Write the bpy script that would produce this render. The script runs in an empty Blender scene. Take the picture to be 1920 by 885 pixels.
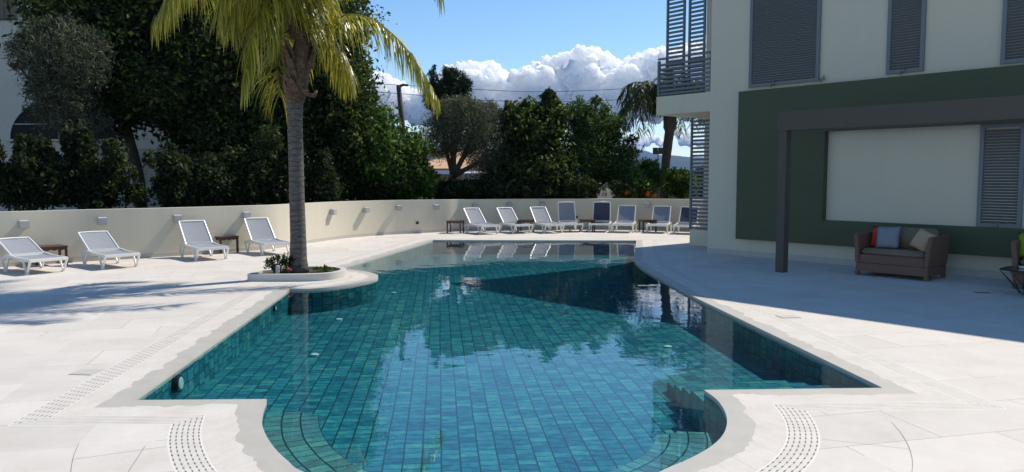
import bpy, bmesh, math, random
from mathutils import Vector, Matrix, noise as mnoise
R = math.radians
random.seed(7)
SC = bpy.context.scene
COL = SC.collection

# ------------------------------------------------------------------ camera
F = 1442.0; HORIZ = 332.0; CH = 1.8
PITCH = math.atan((442.5 - HORIZ) / F)
cam_d = bpy.data.cameras.new('camera'); cam = bpy.data.objects.new('camera', cam_d); COL.objects.link(cam)
cam.location = (0, 0, CH); cam.rotation_euler = (R(90) - PITCH, 0, 0)
cam_d.sensor_width = 36; cam_d.lens = 36 * F / 1920.0; cam_d.clip_start = 0.05; cam_d.clip_end = 60000
SC.camera = cam
# ------------------------------------------------------------------ sky, sun, exposure
SUN_H = Vector((0.80, 0.60)).normalized(); SUN_EL = R(49)
w = bpy.data.worlds.new('World'); SC.world = w; w.use_nodes = True
wn = w.node_tree; bgn = wn.nodes['Background']
sky = wn.nodes.new('ShaderNodeTexSky'); sky.sky_type = 'NISHITA'; sky.sun_disc = False
sky.sun_elevation = SUN_EL; sky.sun_rotation = math.atan2(SUN_H.x, SUN_H.y)
sky.altitude = 200; sky.air_density = 1.0; sky.dust_density = 0.0; sky.ozone_density = 2.2
hs = wn.nodes.new('ShaderNodeHueSaturation'); hs.inputs['Saturation'].default_value = 1.16
wn.links.new(sky.outputs[0], hs.inputs['Color']); wn.links.new(hs.outputs[0], bgn.inputs[0]); bgn.inputs[1].default_value = 0.125
sun_d = bpy.data.lights.new('sun', 'SUN'); sun_d.energy = 4.3; sun_d.angle = R(0.55); sun_d.color = (1.0, 0.925, 0.80)
sun = bpy.data.objects.new('sun', sun_d); COL.objects.link(sun)
sv = Vector((SUN_H.x * math.cos(SUN_EL), SUN_H.y * math.cos(SUN_EL), math.sin(SUN_EL)))
sun.rotation_euler = sv.to_track_quat('Z', 'Y').to_euler()
SC.view_settings.view_transform = 'Standard'; SC.view_settings.look = 'None'
SC.view_settings.exposure = 0.3; SC.view_settings.gamma = 1
SC.view_settings.use_curve_mapping = False
SC.render.engine = 'CYCLES'
SC.cycles.max_bounces = 8; SC.cycles.transparent_max_bounces = 16; SC.cycles.diffuse_bounces = 6

# ------------------------------------------------------------------ sight lines used to survey positions
def ray(u, v):
    x = (u - 960) / F; y = -(v - 442.5) / F
    return Vector((x, math.cos(PITCH) + y * math.sin(PITCH), -math.sin(PITCH) + y * math.cos(PITCH)))
def G(u, v, z=0.0):
    d = ray(u, v); t = (z - CH) / d.z
    return Vector((d.x * t, d.y * t, z))
def P(u, v, Y):
    d = ray(u, v); t = Y / d.y
    return Vector((d.x * t, Y, CH + d.z * t))

# ------------------------------------------------------------------ mesh helpers
class MB:
    def __init__(s): s.v = []; s.f = []; s.m = []; s.uv = None
    def add(s, vs, fs, mi=0):
        b = len(s.v); s.v += [tuple(x) for x in vs]
        for f in fs: s.f.append(tuple(i + b for i in f)); s.m.append(mi)
    def box(s, c, size, rot=None, mi=0):
        hx, hy, hz = size[0] / 2, size[1] / 2, size[2] / 2
        vs = [Vector((x, y, z)) for x in (-hx, hx) for y in (-hy, hy) for z in (-hz, hz)]
        if rot is not None: vs = [rot @ q for q in vs]
        c = Vector(c); vs = [q + c for q in vs]
        s.add(vs, [(0, 1, 3, 2), (4, 6, 7, 5), (0, 4, 5, 1), (2, 3, 7, 6), (0, 2, 6, 4), (1, 5, 7, 3)], mi)
    def tube(s, pts, rad, seg=8, cap=True, mi=0, flat=None):
        pts = [Vector(p) for p in pts]; n = len(pts)
        if not hasattr(rad, '__len__'): rad = [rad] * n
        rings = []; up = Vector((0.13, 0.21, 1)).normalized()
        for i, p in enumerate(pts):
            t = (pts[min(i + 1, n - 1)] - pts[max(i - 1, 0)])
            t = t.normalized() if t.length > 1e-9 else Vector((0, 0, 1))
            a = t.cross(up)
            if a.length < .15: a = t.cross(Vector((1, 0.1, 0)))
            a.normalize(); b = t.cross(a).normalized()
            ring = []
            for k in range(seg):
                an = 2 * math.pi * k / seg
                ra = rad[i]; rb = rad[i] * (flat or 1)
                ring.append(p + a * math.cos(an) * ra + b * math.sin(an) * rb)
            rings.append(ring)
        vs = [q for r in rings for q in r]; fs = []
        for i in range(n - 1):
            for k in range(seg):
                k2 = (k + 1) % seg
                fs.append((i * seg + k, i * seg + k2, (i + 1) * seg + k2, (i + 1) * seg + k))
        if cap:
            fs.append(tuple(range(seg))[::-1]); fs.append(tuple((n - 1) * seg + k for k in range(seg)))
        s.add(vs, fs, mi)
    def bar(s, a, b, wd, ht, mi=0, upv=(0, 0, 1)):
        a = Vector(a); b = Vector(b); t = (b - a).normalized(); u = Vector(upv)
        sd = t.cross(u)
        if sd.length < .05: sd = t.cross(Vector((1, 0, 0)))
        sd.normalize(); u = sd.cross(t).normalized()
        vs = [p + sd * x * wd / 2 + u * z * ht / 2 for p in (a, b) for x in (-1, 1) for z in (-1, 1)]
        s.add(vs, [(0, 1, 3, 2), (4, 6, 7, 5), (0, 4, 5, 1), (2, 3, 7, 6), (0, 2, 6, 4), (1, 5, 7, 3)], mi)
    def prism(s, poly, z0, z1, mi=0):
        n = len(poly)
        s.add([(p[0], p[1], z0) for p in poly] + [(p[0], p[1], z1) for p in poly],
              [tuple(range(n))[::-1], tuple(range(n, 2 * n))] + [(i, (i + 1) % n, n + (i + 1) % n, n + i) for i in range(n)], mi)
    def sphere(s, c, r, seg=10, rg=6, mi=0):
        c = Vector(c); r = Vector(r) if hasattr(r, '__len__') else Vector((r, r, r))
        vs = [c + Vector((0, 0, r.z))]
        for i in range(1, rg):
            th = math.pi * i / rg
            for k in range(seg):
                ph = 2 * math.pi * k / seg
                vs.append(c + Vector((r.x * math.sin(th) * math.cos(ph), r.y * math.sin(th) * math.sin(ph), r.z * math.cos(th))))
        vs.append(c - Vector((0, 0, r.z))); fs = []
        for k in range(seg): fs.append((0, 1 + k, 1 + (k + 1) % seg))
        for i in range(rg - 2):
            for k in range(seg):
                a = 1 + i * seg + k; b = 1 + i * seg + (k + 1) % seg
                fs.append((a, a + seg, b + seg, b))
        l = len(vs) - 1
        for k in range(seg): fs.append((l, l - seg + (k + 1) % seg, l - seg + k))
        s.add(vs, fs, mi)
    def build(s, name, mats, parent=None, smooth=False, bevel=0, recalc=True):
        me = bpy.data.meshes.new(name); me.from_pydata(s.v, [], s.f)
        if not isinstance(mats, (list, tuple)): mats = [mats]
        for m in mats: me.materials.append(m)
        if len(mats) > 1: me.polygons.foreach_set('material_index', s.m)
        if smooth: me.polygons.foreach_set('use_smooth', [True] * len(s.f))
        if s.uv:
            ul = me.uv_layers.new(name='UVMap')
            for l in me.loops: ul.data[l.index].uv = s.uv[l.vertex_index]
        me.update()
        if recalc:
            bm = bmesh.new(); bm.from_mesh(me); bmesh.ops.recalc_face_normals(bm, faces=bm.faces)
            if bevel:
                bmesh.ops.remove_doubles(bm, verts=bm.verts, dist=1e-5)
                bmesh.ops.bevel(bm, geom=bm.edges[:], offset=bevel, segments=2, affect='EDGES', clamp_overlap=True)
            bm.to_mesh(me); bm.free()
        o = bpy.data.objects.new(name, me); COL.objects.link(o)
        if parent: o.parent = parent
        return o
def tag(o, label=None, cat=None, group=None, kind=None):
    if label: o['label'] = label
    if cat: o['category'] = cat
    if group: o['group'] = group
    if kind: o['kind'] = kind
    return o
def empty(name, loc=(0, 0, 0), rz=0):
    o = bpy.data.objects.new(name, None); COL.objects.link(o)
    o.location = loc; o.rotation_euler = (0, 0, rz); o.empty_display_size = .2
    return o
def copy_tree(o, parent=None):
    c = o.copy(); COL.objects.link(c); c.parent = parent
    for ch in [x for x in bpy.data.objects if x.parent == o and x is not c]: copy_tree(ch, c)
    return c
def spline(pts, n):
    pts = [Vector(p) for p in pts]; out = []
    q = [pts[0] * 2 - pts[1]] + pts + [pts[-1] * 2 - pts[-2]]
    for i in range(1, len(q) - 2):
        for k in range(n):
            t = k / n; a, b, c, d = q[i - 1], q[i], q[i + 1], q[i + 2]
            out.append(.5 * ((2 * b) + (c - a) * t + (2 * a - 5 * b + 4 * c - d) * t * t + (3 * b - a - 3 * c + d) * t ** 3))
    out.append(pts[-1]); return out

# ------------------------------------------------------------------ materials
def mat(name, col=(.5, .5, .5), rough=.6, metal=0, spec=.5, bump=None, var=None, trans=0):
    """bump=(scale,strength,distance); var=(scale,amount,colour2)"""
    m = bpy.data.materials.new(name); m.use_nodes = True; nt = m.node_tree
    b = nt.nodes['Principled BSDF']; b.inputs['Base Color'].default_value = (*col, 1); b.inputs['Roughness'].default_value = rough
    b.inputs['Metallic'].default_value = metal; b.inputs['Specular IOR Level'].default_value = spec
    tc = nt.nodes.new('ShaderNodeTexCoord')
    if var:
        n = nt.nodes.new('ShaderNodeTexNoise'); n.inputs['Scale'].default_value = var[0]; n.inputs['Detail'].default_value = 6
        n.inputs['Roughness'].default_value = .65
        nt.links.new(tc.outputs['Object'], n.inputs['Vector'])
        r = nt.nodes.new('ShaderNodeMapRange'); r.inputs[1].default_value = .35; r.inputs[2].default_value = .68
        r.inputs[4].default_value = var[1]
        nt.links.new(n.outputs['Fac'], r.inputs[0])
        x = nt.nodes.new('ShaderNodeMix'); x.data_type = 'RGBA'; x.inputs[6].default_value = (*col, 1); x.inputs[7].default_value = (*var[2], 1)
        nt.links.new(r.outputs[0], x.inputs[0]); nt.links.new(x.outputs[2], b.inputs['Base Color'])
    if bump:
        n = nt.nodes.new('ShaderNodeTexNoise'); n.inputs['Scale'].default_value = bump[0]; n.inputs['Detail'].default_value = 5
        nt.links.new(tc.outputs['Object'], n.inputs['Vector'])
        bp = nt.nodes.new('ShaderNodeBump'); bp.inputs['Strength'].default_value = bump[1]; bp.inputs['Distance'].default_value = bump[2]
        nt.links.new(n.outputs['Fac'], bp.inputs['Height']); nt.links.new(bp.outputs[0], b.inputs['Normal'])
    return m
class NT:
    def __init__(s, m): s.t = m.node_tree; s.L = s.t.links.new
    def n(s, ty, **k):
        x = s.t.nodes.new('ShaderNode' + ty)
        for a, b in k.items(): setattr(x, a, b)
        return x
    def math(s, op, a, b=None, c=None):
        x = s.n('Math', operation=op)
        for i, q in enumerate((a, b, c)):
            if q is None: continue
            if isinstance(q, (int, float)): x.inputs[i].default_value = q
            else: s.L(q, x.inputs[i])
        return x.outputs[0]
    def noise(s, vec, scale, det=4, rough=.6):
        x = s.n('TexNoise'); x.inputs['Scale'].default_value = scale; x.inputs['Detail'].default_value = det
        x.inputs['Roughness'].default_value = rough
        if vec is not None: s.L(vec, x.inputs['Vector'])
        return x.outputs['Fac']
    def mix(s, f, a, b, blend='MIX'):
        x = s.n('Mix', data_type='RGBA', blend_type=blend)
        for i, q in ((0, f), (6, a), (7, b)):
            if isinstance(q, (int, float)): x.inputs[i].default_value = q
            elif isinstance(q, tuple): x.inputs[i].default_value = (*q, 1)
            else: s.L(q, x.inputs[i])
        return x.outputs[2]
    def ramp(s, f, stops):
        x = s.n('ValToRGB'); e = x.color_ramp.elements
        while len(e) < len(stops): e.new(.5)
        for i, (p, c) in enumerate(stops): e[i].position = p; e[i].color = (*c, 1)
        s.L(f, x.inputs[0]); return x.outputs[0]

def slab_mat():
    m = mat('deck_stone', (.6, .57, .53), .7, spec=.25); k = NT(m); b = m.node_tree.nodes['Principled BSDF']
    tc = k.n('TexCoord').outputs['Object']
    mp = k.n('Mapping'); mp.inputs['Rotation'].default_value[2] = R(-14); k.L(tc, mp.inputs[0])
    sx = k.n('SeparateXYZ'); k.L(mp.outputs[0], sx.inputs[0])
    W, H = 1.22, .62
    row = k.math('FLOOR', k.math('DIVIDE', sx.outputs[1], H))
    off = k.math('MULTIPLY', row, .37)
    ux = k.math('ADD', k.math('DIVIDE', sx.outputs[0], W), off)
    uy = k.math('DIVIDE', sx.outputs[1], H)
    fx = k.math('FRACT', ux); fy = k.math('FRACT', uy)
    ex = k.math('MULTIPLY', k.math('MINIMUM', fx, k.math('SUBTRACT', 1, fx)), W)
    ey = k.math('MULTIPLY', k.math('MINIMUM', fy, k.math('SUBTRACT', 1, fy)), H)
    e = k.math('MINIMUM', ex, ey)
    fade = k.math('GREATER_THAN', k.noise(tc, .9, 2), .5)
    joint = k.math('MULTIPLY', k.math('LESS_THAN', e, .0035), k.math('ADD', k.math('MULTIPLY', fade, .55), .12))
    cv = k.n('CombineXYZ'); k.L(k.math('FLOOR', ux), cv.inputs[0]); k.L(row, cv.inputs[1])
    wn_ = k.n('TexWhiteNoise', noise_dimensions='2D'); k.L(cv.outputs[0], wn_.inputs['Vector'])
    n1 = k.noise(tc, 1.6, 7, .7); n2 = k.noise(tc, 34, 5, .7)
    base = k.ramp(n1, [(.3, (.575, .53, .47)), (.5, (.63, .585, .53)), (.7, (.675, .63, .58))])
    t = k.math('ADD', .93, k.math('MULTIPLY', wn_.outputs['Value'], .11))
    tcx = k.n('CombineColor'); [k.L(t, tcx.inputs[i]) for i in range(3)]
    base = k.mix(1.0, base, tcx.outputs[0], 'MULTIPLY')
    pits = k.math('MULTIPLY', k.math('LESS_THAN', n2, .36), .35)
    base = k.mix(pits, base, (.47, .44, .40))
    stn = k.math('MULTIPLY', k.math('GREATER_THAN', k.noise(tc, .55, 8, .75), .60), .16)
    base = k.mix(stn, base, (.48, .45, .40))
    spk = k.math('MULTIPLY', k.math('LESS_THAN', k.noise(tc, 9, 6, .8), .27), .5)
    base = k.mix(spk, base, (.38, .36, .33))
    base = k.mix(joint, base, (.22, .20, .18))
    k.L(base, b.inputs['Base Color'])
    bp = k.n('Bump'); bp.inputs['Strength'].default_value = .35; bp.inputs['Distance'].default_value = .004
    k.L(k.math('SUBTRACT', n2, k.math('MULTIPLY', joint, 2)), bp.inputs['Height']); k.L(bp.outputs[0], b.inputs['Normal'])
    return m
def tile_mat(name, TW, TL, uv=False, gain=1.0, olive=0.0):
    m = mat(name, (.05, .2, .2), .35, spec=.4); k = NT(m); b = m.node_tree.nodes['Principled BSDF']
    tc = k.n('TexCoord').outputs['UV' if uv else 'Object']
    mp = k.n('Mapping'); k.L(tc, mp.inputs[0])
    if not uv: mp.inputs['Rotation'].default_value[2] = R(-5.4)
    sx = k.n('SeparateXYZ'); k.L(mp.outputs[0], sx.inputs[0])
    wob = k.math('MULTIPLY', k.math('SUBTRACT', k.noise(tc, 1.3, 2), .5), .02)
    ux = k.math('DIVIDE', k.math('ADD', sx.outputs[0], wob), TW); colu = k.math('FLOOR', ux)
    w1 = k.n('TexWhiteNoise', noise_dimensions='1D'); k.L(colu, w1.inputs['W'])
    uy = k.math('ADD', k.math('DIVIDE', sx.outputs[1], TL), k.math('MULTIPLY', w1.outputs['Value'], 1.0))
    fx = k.math('FRACT', ux); fy = k.math('FRACT', uy)
    ex = k.math('MULTIPLY', k.math('MINIMUM', fx, k.math('SUBTRACT', 1, fx)), TW)
    ey = k.math('MULTIPLY', k.math('MINIMUM', fy, k.math('SUBTRACT', 1, fy)), TL)
    j1 = k.math('LESS_THAN', ex, .0065); j2 = k.math('LESS_THAN', ey, .0075)
    j = k.math('MAXIMUM', j1, k.math('MULTIPLY', j2, .8))
    cv = k.n('CombineXYZ'); k.L(colu, cv.inputs[0]); k.L(k.math('FLOOR', uy), cv.inputs[1])
    w2 = k.n('TexWhiteNoise', noise_dimensions='2D'); k.L(cv.outputs[0], w2.inputs['Vector'])
    st = k.n('Mapping'); st.inputs['Scale'].default_value = (11, 17, 9); k.L(tc, st.inputs[0])
    nz = k.math('ADD', k.math('MULTIPLY', k.math('SUBTRACT', k.noise(st.outputs[0], .9, 6, .75), .5), 2.6), .5); nb = k.noise(tc, .6, 2)
    f = k.math('ADD', k.math('MULTIPLY', w2.outputs['Value'], .40), k.math('MULTIPLY', nz, .60))
    cs = [(.08, (.006, .05, .09)), (.33, (.011, .11, .16)), (.53, (.02, .17, .22)), (.73, (.045, .245, .245)), (.95, (.17, .31, .18))]
    gain *= 1.18
    cs = [(p, tuple(x * gain + olive * y for x, y in zip(c, (.10, .07, .0)))) for p, c in cs]
    c = k.ramp(f, cs)
    c = k.mix(j, c, (.006, .035, .04)); k.L(c, b.inputs['Base Color'])
    return m
def drain_mat(dots=1.0, cross=.42, lines=.6, wd=.0055):
    m = mat('drain_stone', (.55, .53, .5), .7); k = NT(m); b = m.node_tree.nodes['Principled BSDF']
    uv = k.n('TexCoord').outputs['UV']; sx = k.n('SeparateXYZ'); k.L(uv, sx.inputs[0])
    u, v = sx.outputs[0], sx.outputs[1]
    rw = k.math('DIVIDE', v, .037); rf = k.math('FRACT', rw); ri = k.math('FLOOR', rw)
    dr = k.math('MULTIPLY', k.math('ABSOLUTE', k.math('SUBTRACT', rf, .5)), .037)
    line = k.math('LESS_THAN', dr, .0023)
    uu = k.math('ADD', k.math('DIVIDE', u, .078), k.math('MULTIPLY', k.math('MODULO', ri, 2), .5))
    uf = k.math('FRACT', uu)
    slot = k.math('MULTIPLY', k.math('MULTIPLY', k.math('LESS_THAN', dr, wd), k.math('LESS_THAN', uf, .33)), dots)
    cr = k.math('LESS_THAN', k.math('FRACT', k.math('DIVIDE', u, cross)), .004 / cross)
    ed = k.math('MAXIMUM', k.math('LESS_THAN', v, .014), k.math('GREATER_THAN', v, .208))
    n1 = k.noise(k.n('TexCoord').outputs['Object'], 6, 5)
    base = k.ramp(n1, [(.3, (.57, .53, .47)), (.7, (.66, .62, .56))])
    base = k.mix(ed, base, (.70, .66, .60))
    base = k.mix(k.math('MULTIPLY', k.math('MAXIMUM', line, k.math('MULTIPLY', cr, .6)), lines), base, (.2, .185, .17))
    base = k.mix(slot, base, (.10, .095, .09))
    k.L(base, b.inputs['Base Color'])
    bp = k.n('Bump'); bp.inputs['Strength'].default_value = .5; bp.inputs['Distance'].default_value = .008; bp.invert = True
    k.L(k.math('MAXIMUM', line, slot), bp.inputs['Height']); k.L(bp.outputs[0], b.inputs['Normal'])
    return m
def strip_mat(cross=.3, amt=.5):
    m = mat('strip_stone', (.57, .54, .5), .7, spec=.25); k = NT(m); b = m.node_tree.nodes['Principled BSDF']
    uv = k.n('TexCoord').outputs['UV']; sx = k.n('SeparateXYZ'); k.L(uv, sx.inputs[0])
    cr = k.math('LESS_THAN', k.math('FRACT', k.math('DIVIDE', sx.outputs[0], cross)), .0036 / cross)
    tc = k.n('TexCoord').outputs['Object']; n1 = k.noise(tc, 3, 7, .7); n2 = k.noise(tc, 40, 4)
    base = k.ramp(n1, [(.3, (.57, .52, .46)), (.7, (.67, .625, .57))])
    base = k.mix(k.math('MULTIPLY', k.math('LESS_THAN', n2, .38), .35), base, (.45, .42, .38))
    base = k.mix(k.math('MULTIPLY', cr, amt), base, (.25, .23, .2)); k.L(base, b.inputs['Base Color'])
    return m
def water_mat():
    m = bpy.data.materials.new('pool_water'); m.use_nodes = True; nt = m.node_tree; nt.nodes.clear(); k = NT(m)
    out = k.n('OutputMaterial'); tr = k.n('BsdfTransparent'); tr.inputs[0].default_value = (.76, .95, 1.0, 1)
    gl = k.n('BsdfGlossy'); gl.inputs['Roughness'].default_value = .012; gl.inputs['Color'].default_value = (1, 1, 1, 1)
    tc = k.n('TexCoord').outputs['Object']
    n1 = k.noise(tc, 1.7, 2, .5); n2 = k.noise(tc, 7.0, 2, .5)
    hh = k.math('ADD', n1, k.math('MULTIPLY', n2, .16))
    bp = k.n('Bump'); bp.inputs['Strength'].default_value = .20; bp.inputs['Distance'].default_value = .02
    k.L(hh, bp.inputs['Height'])
    fr = k.n('Fresnel'); fr.inputs['IOR'].default_value = 1.42; k.L(bp.outputs[0], fr.inputs['Normal']); k.L(bp.outputs[0], gl.inputs['Normal'])
    mx = k.n('MixShader'); k.L(fr.outputs[0], mx.inputs[0]); k.L(tr.outputs[0], mx.inputs[1]); k.L(gl.outputs[0], mx.inputs[2])
    k.L(mx.outputs[0], out.inputs[0]); return m
def leaf_mat(name, c1, c2, c3, trans=.35, rough=.6, tcol=1.6, spc=.18):
    m = bpy.data.materials.new(name); m.use_nodes = True; k = NT(m); b = m.node_tree.nodes['Principled BSDF']
    at = k.n('Attribute'); at.attribute_name = 'tint'
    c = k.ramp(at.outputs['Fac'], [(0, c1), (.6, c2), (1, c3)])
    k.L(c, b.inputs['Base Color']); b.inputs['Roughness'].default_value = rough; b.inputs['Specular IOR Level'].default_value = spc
    tl = k.n('BsdfTranslucent'); cc = k.mix(1.0, c, (tcol, tcol * 1.05, tcol * .45), 'MULTIPLY'); k.L(cc, tl.inputs[0])
    mx = k.n('MixShader'); mx.inputs[0].default_value = trans
    k.L(b.outputs[0], mx.inputs[1]); k.L(tl.outputs[0], mx.inputs[2])
    k.L(mx.outputs[0], m.node_tree.nodes['Material Output'].inputs[0]); return m

M = {}
M['deck'] = slab_mat(); M['drain'] = [drain_mat(), drain_mat(.75, .9, .25, .0065), drain_mat(0, .9, .95)]
M['drain'][0].name = 'dotted_drain'; M['strip'] = [strip_mat(.17, .45), strip_mat(.9, .35)]; M['water'] = water_mat()
M['joint'] = mat('paving_joint', (.27, .25, .22), .9)
M['coping'] = mat('wet_coping', (.43, .405, .355), .6, bump=(30, .2, .003), var=(4, .8, (.49, .465, .415)))
M['floor'] = tile_mat('floor_tile', .148, .112); M['walltile'] = tile_mat('wall_tile', .17, .13, True)
M['plaster'] = mat('cream_plaster', (.66, .61, .49), .85, spec=.2, bump=(60, .25, .003), var=(1.2, .5, (.62, .57, .45)))
M['skirt'] = mat('stone_skirting', (.50, .47, .43), .8, var=(5, .6, (.43, .41, .37)))
M['bwall'] = mat('building_plaster', (.645, .595, .475), .85, spec=.2, bump=(70, .2, .003), var=(.7, .35, (.61, .56, .445)))
M['green'] = mat('dark_green_render', (.072, .085, .045), .75, bump=(90, .2, .002), var=(.9, .6, (.083, .097, .053)))
M['shutter'] = mat('grey_painted_metal', (.165, .185, .205), .45, spec=.4)
M['screen'] = mat('dark_blue_grey_metal', (.13, .15, .18), .45)
M['pergola'] = mat('dark_brown_grey_wood', (.082, .068, .056), .6, bump=(40, .2, .002))
M['white'] = mat('white_resin', (.78, .77, .72), .35)
M['sling'] = mat('grey_mesh_sling', (.25, .265, .30), .8, bump=(400, .4, .001), var=(6, .4, (.31, .325, .355)))
M['slingdark'] = mat('navy_mesh_sling', (.055, .065, .09), .8, bump=(400, .4, .001))
M['redwood'] = mat('red_brown_wood', (.085, .03, .022), .4, var=(12, .6, (.05, .018, .014)))
M['lamp'] = mat('grey_lamp_body', (.42, .42, .41), .5)
M['black'] = mat('black_plastic', (.02, .02, .022), .4)
M['lens'] = mat('pale_lens', (.6, .68, .66), .2)
M['soil'] = mat('soil', (.07, .05, .035), .95, bump=(25, .8, .03), var=(9, .8, (.04, .045, .02)))
M['terrain'] = mat('dry_ground', (.10, .10, .055), .95, var=(.02, .8, (.06, .08, .04)))
M['house'] = mat('white_house_wall', (.56, .54, .49), .9, bump=(9, .6, .03), var=(1.5, .5, (.48, .46, .42)))
M['glass'] = mat('dark_window', (.010, .011, .013), .5, spec=.15)
M['bark'] = mat('rough_bark', (.085, .068, .05), .9, bump=(18, .8, .03), var=(8, .8, (.045, .036, .028)))
M['wicker'] = None
M['taupe'] = mat('taupe_fabric', (.215, .165, .11), .9, bump=(150, .25, .002))
M['wire'] = mat('black_cable', (.015, .015, .015), .6)
M['terracotta'] = mat('orange_tile_roof', (.60, .38, .22), .8, bump=(6, .8, .05), var=(3, .7, (.52, .30, .17)))
M['tarp'] = mat('grey_canvas', (.42, .44, .43), .8)
M['fence'] = mat('green_fence_fabric', (.02, .05, .032), .8)
M['metal'] = mat('black_metal', (.012, .012, .014), .4)

def weather(m, amt=.10):
    k = NT(m); b = m.node_tree.nodes['Principled BSDF']; src = b.inputs['Base Color'].links[0].from_socket
    tc = k.n('TexCoord').outputs['Object']; mp = k.n('Mapping'); mp.inputs['Scale'].default_value = (2.2, 2.2, .22); k.L(tc, mp.inputs[0])
    n = k.noise(mp.outputs[0], 1.5, 7, .7); n2 = k.noise(tc, 3.0, 8, .75)
    f = k.math('ADD', k.math('MULTIPLY', k.math('GREATER_THAN', n2, .6), amt * .6), k.math('MULTIPLY', k.math('SUBTRACT', n, .45), amt * 3))
    f = k.math('MAXIMUM', f, 0); k.L(k.mix(f, src, (.36, .34, .28)), b.inputs['Base Color'])
weather(M['plaster'], .13); weather(M['bwall'], .08)
def bark_rings():
    m = mat('ringed_palm_bark', (.2, .175, .15), .9); k = NT(m); b = m.node_tree.nodes['Principled BSDF']
    tc = k.n('TexCoord').outputs['Object']; sx = k.n('SeparateXYZ'); k.L(tc, sx.inputs[0])
    n = k.noise(tc, 7, 4); z = k.math('ADD', k.math('DIVIDE', sx.outputs[2], .10), k.math('ADD', k.math('MULTIPLY', n, .9), k.math('MULTIPLY', k.noise(tc, 1.7, 2), 3)))
    f = k.math('FRACT', z); ring = k.math('LESS_THAN', f, .16)
    st = k.n('Mapping'); st.inputs['Scale'].default_value = (9, 9, 14); k.L(tc, st.inputs[0]); s2 = k.noise(st.outputs[0], 1.2, 5, .7)
    c = k.ramp(s2, [(.25, (.07, .062, .053)), (.5, (.118, .104, .09)), (.75, (.19, .168, .145))])
    c = k.mix(k.math('MULTIPLY', ring, .8), c, (.05, .042, .036)); k.L(c, b.inputs['Base Color'])
    bp = k.n('Bump'); bp.inputs['Strength'].default_value = .9; bp.inputs['Distance'].default_value = .02
    k.L(k.math('ADD', k.math('MULTIPLY', ring, -.8), s2), bp.inputs['Height']); k.L(bp.outputs[0], b.inputs['Normal']); return m
M['palmbark'] = bark_rings()
def wicker():
    m = mat('brown_wicker', (.12, .062, .045), .6); k = NT(m); b = m.node_tree.nodes['Principled BSDF']
    tc = k.n('TexCoord').outputs['Object']; w1 = k.n('TexWave'); w1.inputs['Scale'].default_value = 28; w1.bands_direction = 'Z'; k.L(tc, w1.inputs['Vector'])
    w2 = k.n('TexWave'); w2.inputs['Scale'].default_value = 22; w2.bands_direction = 'DIAGONAL'; k.L(tc, w2.inputs['Vector'])
    h = k.math('MULTIPLY', w1.outputs['Fac'], w2.outputs['Fac'])
    k.L(k.ramp(h, [(0, (.125, .066, .045)), (.6, (.29, .165, .115))]), b.inputs['Base Color'])
    bp = k.n('Bump'); bp.inputs['Strength'].default_value = .6; bp.inputs['Distance'].default_value = .006
    k.L(h, bp.inputs['Height']); k.L(bp.outputs[0], b.inputs['Normal']); return m
M['wicker'] = wicker()
#@@STRUCTURE
# ------------------------------------------------------------------ pool outline (surveyed on the ground)
WZ = -.035; FZ = -.40
def arc(pxs, n=5): return [p.xy for p in spline([G(*q) for q in pxs], n)]
def seg_(a, b, n):
    a = Vector(a); b = Vector(b); return [a.lerp(b, i / n) for i in range(n)]
c1 = G(245, 750).xy; c2 = G(543, 541).xy; c3 = G(636, 503).xy; c4 = G(812, 450).xy; c5 = G(1193, 451).xy
c6 = G(1655, 727).xy; c7 = G(1320, 731).xy; c8 = G(500, 748).xy
bulge = arc([(543, 541), (585, 541), (632, 536.5), (677, 529), (702, 523), (709, 518), (704, 513.5), (686, 509), (661, 505.5), (636, 503)])
rightc = arc([(1193, 451), (1191, 470), (1190, 488), (1206, 503), (1242, 524), (1300, 556)], 5)
bay_pts = [G(1320, 731).xy, G(1345, 750).xy, G(1360, 773).xy, G(1363, 795).xy, G(1354, 817).xy, G(1330, 839).xy, G(1290, 861).xy, G(1245, 880).xy,
           Vector((.45, 4.15)), Vector((-.15, 3.98)), Vector((-.75, 4.2)), G(570, 885).xy, G(540, 864).xy, G(515, 840).xy, G(497, 812).xy, G(491, 790).xy, G(493, 767).xy, G(500, 748).xy]
bay = [p.xy for p in spline([Vector((*p, 0)) for p in bay_pts], 4)]
# the outline runs clockwise seen from above: land on the left of travel
STEP = .03
def dens(pts, st=STEP):
    out = []
    for a, b in zip(pts[:-1], pts[1:]):
        n = max(1, int((b - a).length / st)); out += [a.lerp(b, k / n) for k in range(n)]
    return out + [pts[-1]]
SECT = [dens(q) for q in ([c1, c2], bulge, [c3, c4], [c4, c5], rightc + [c6], [c6, c7], bay, [c8, c1])]
OUT = []
for q in SECT: OUT += q[:-1]
N = len(OUT)
def sec_off(pts, d):
    n = len(pts); out = []
    for i in range(n):
        t = (pts[min(i + 2, n - 1)] - pts[max(i - 2, 0)]).normalized(); out.append(pts[i] + Vector((-t.y, t.x)) * d[i])
    t0 = (pts[0] - pts[1]).normalized(); t1 = (pts[-1] - pts[-2]).normalized(); e = 1.6 * max(d[0], d[-1], .01)
    return [out[0] + t0 * e] + out + [out[-1] + t1 * e]
def inter(a, b, c, d):
    r = b - a; q = d - c; den = r.x * q.y - r.y * q.x
    if abs(den) < 1e-12: return None
    w_ = c - a; t = (w_.x * q.y - w_.y * q.x) / den; u = (w_.x * r.y - w_.y * r.x) / den
    return t if (0 <= t <= 1 and 0 <= u <= 1) else None
def cut(A, Bq):
    for i in range(len(A) - 2, -1, -1):
        for j in range(len(Bq) - 1):
            t = inter(A[i], A[i + 1], Bq[j], Bq[j + 1])
            if t is not None:
                x = A[i].lerp(A[i + 1], t); return i, j, x
    x = (A[-2] + Bq[1]) / 2; return len(A) - 3, 1, x
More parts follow.
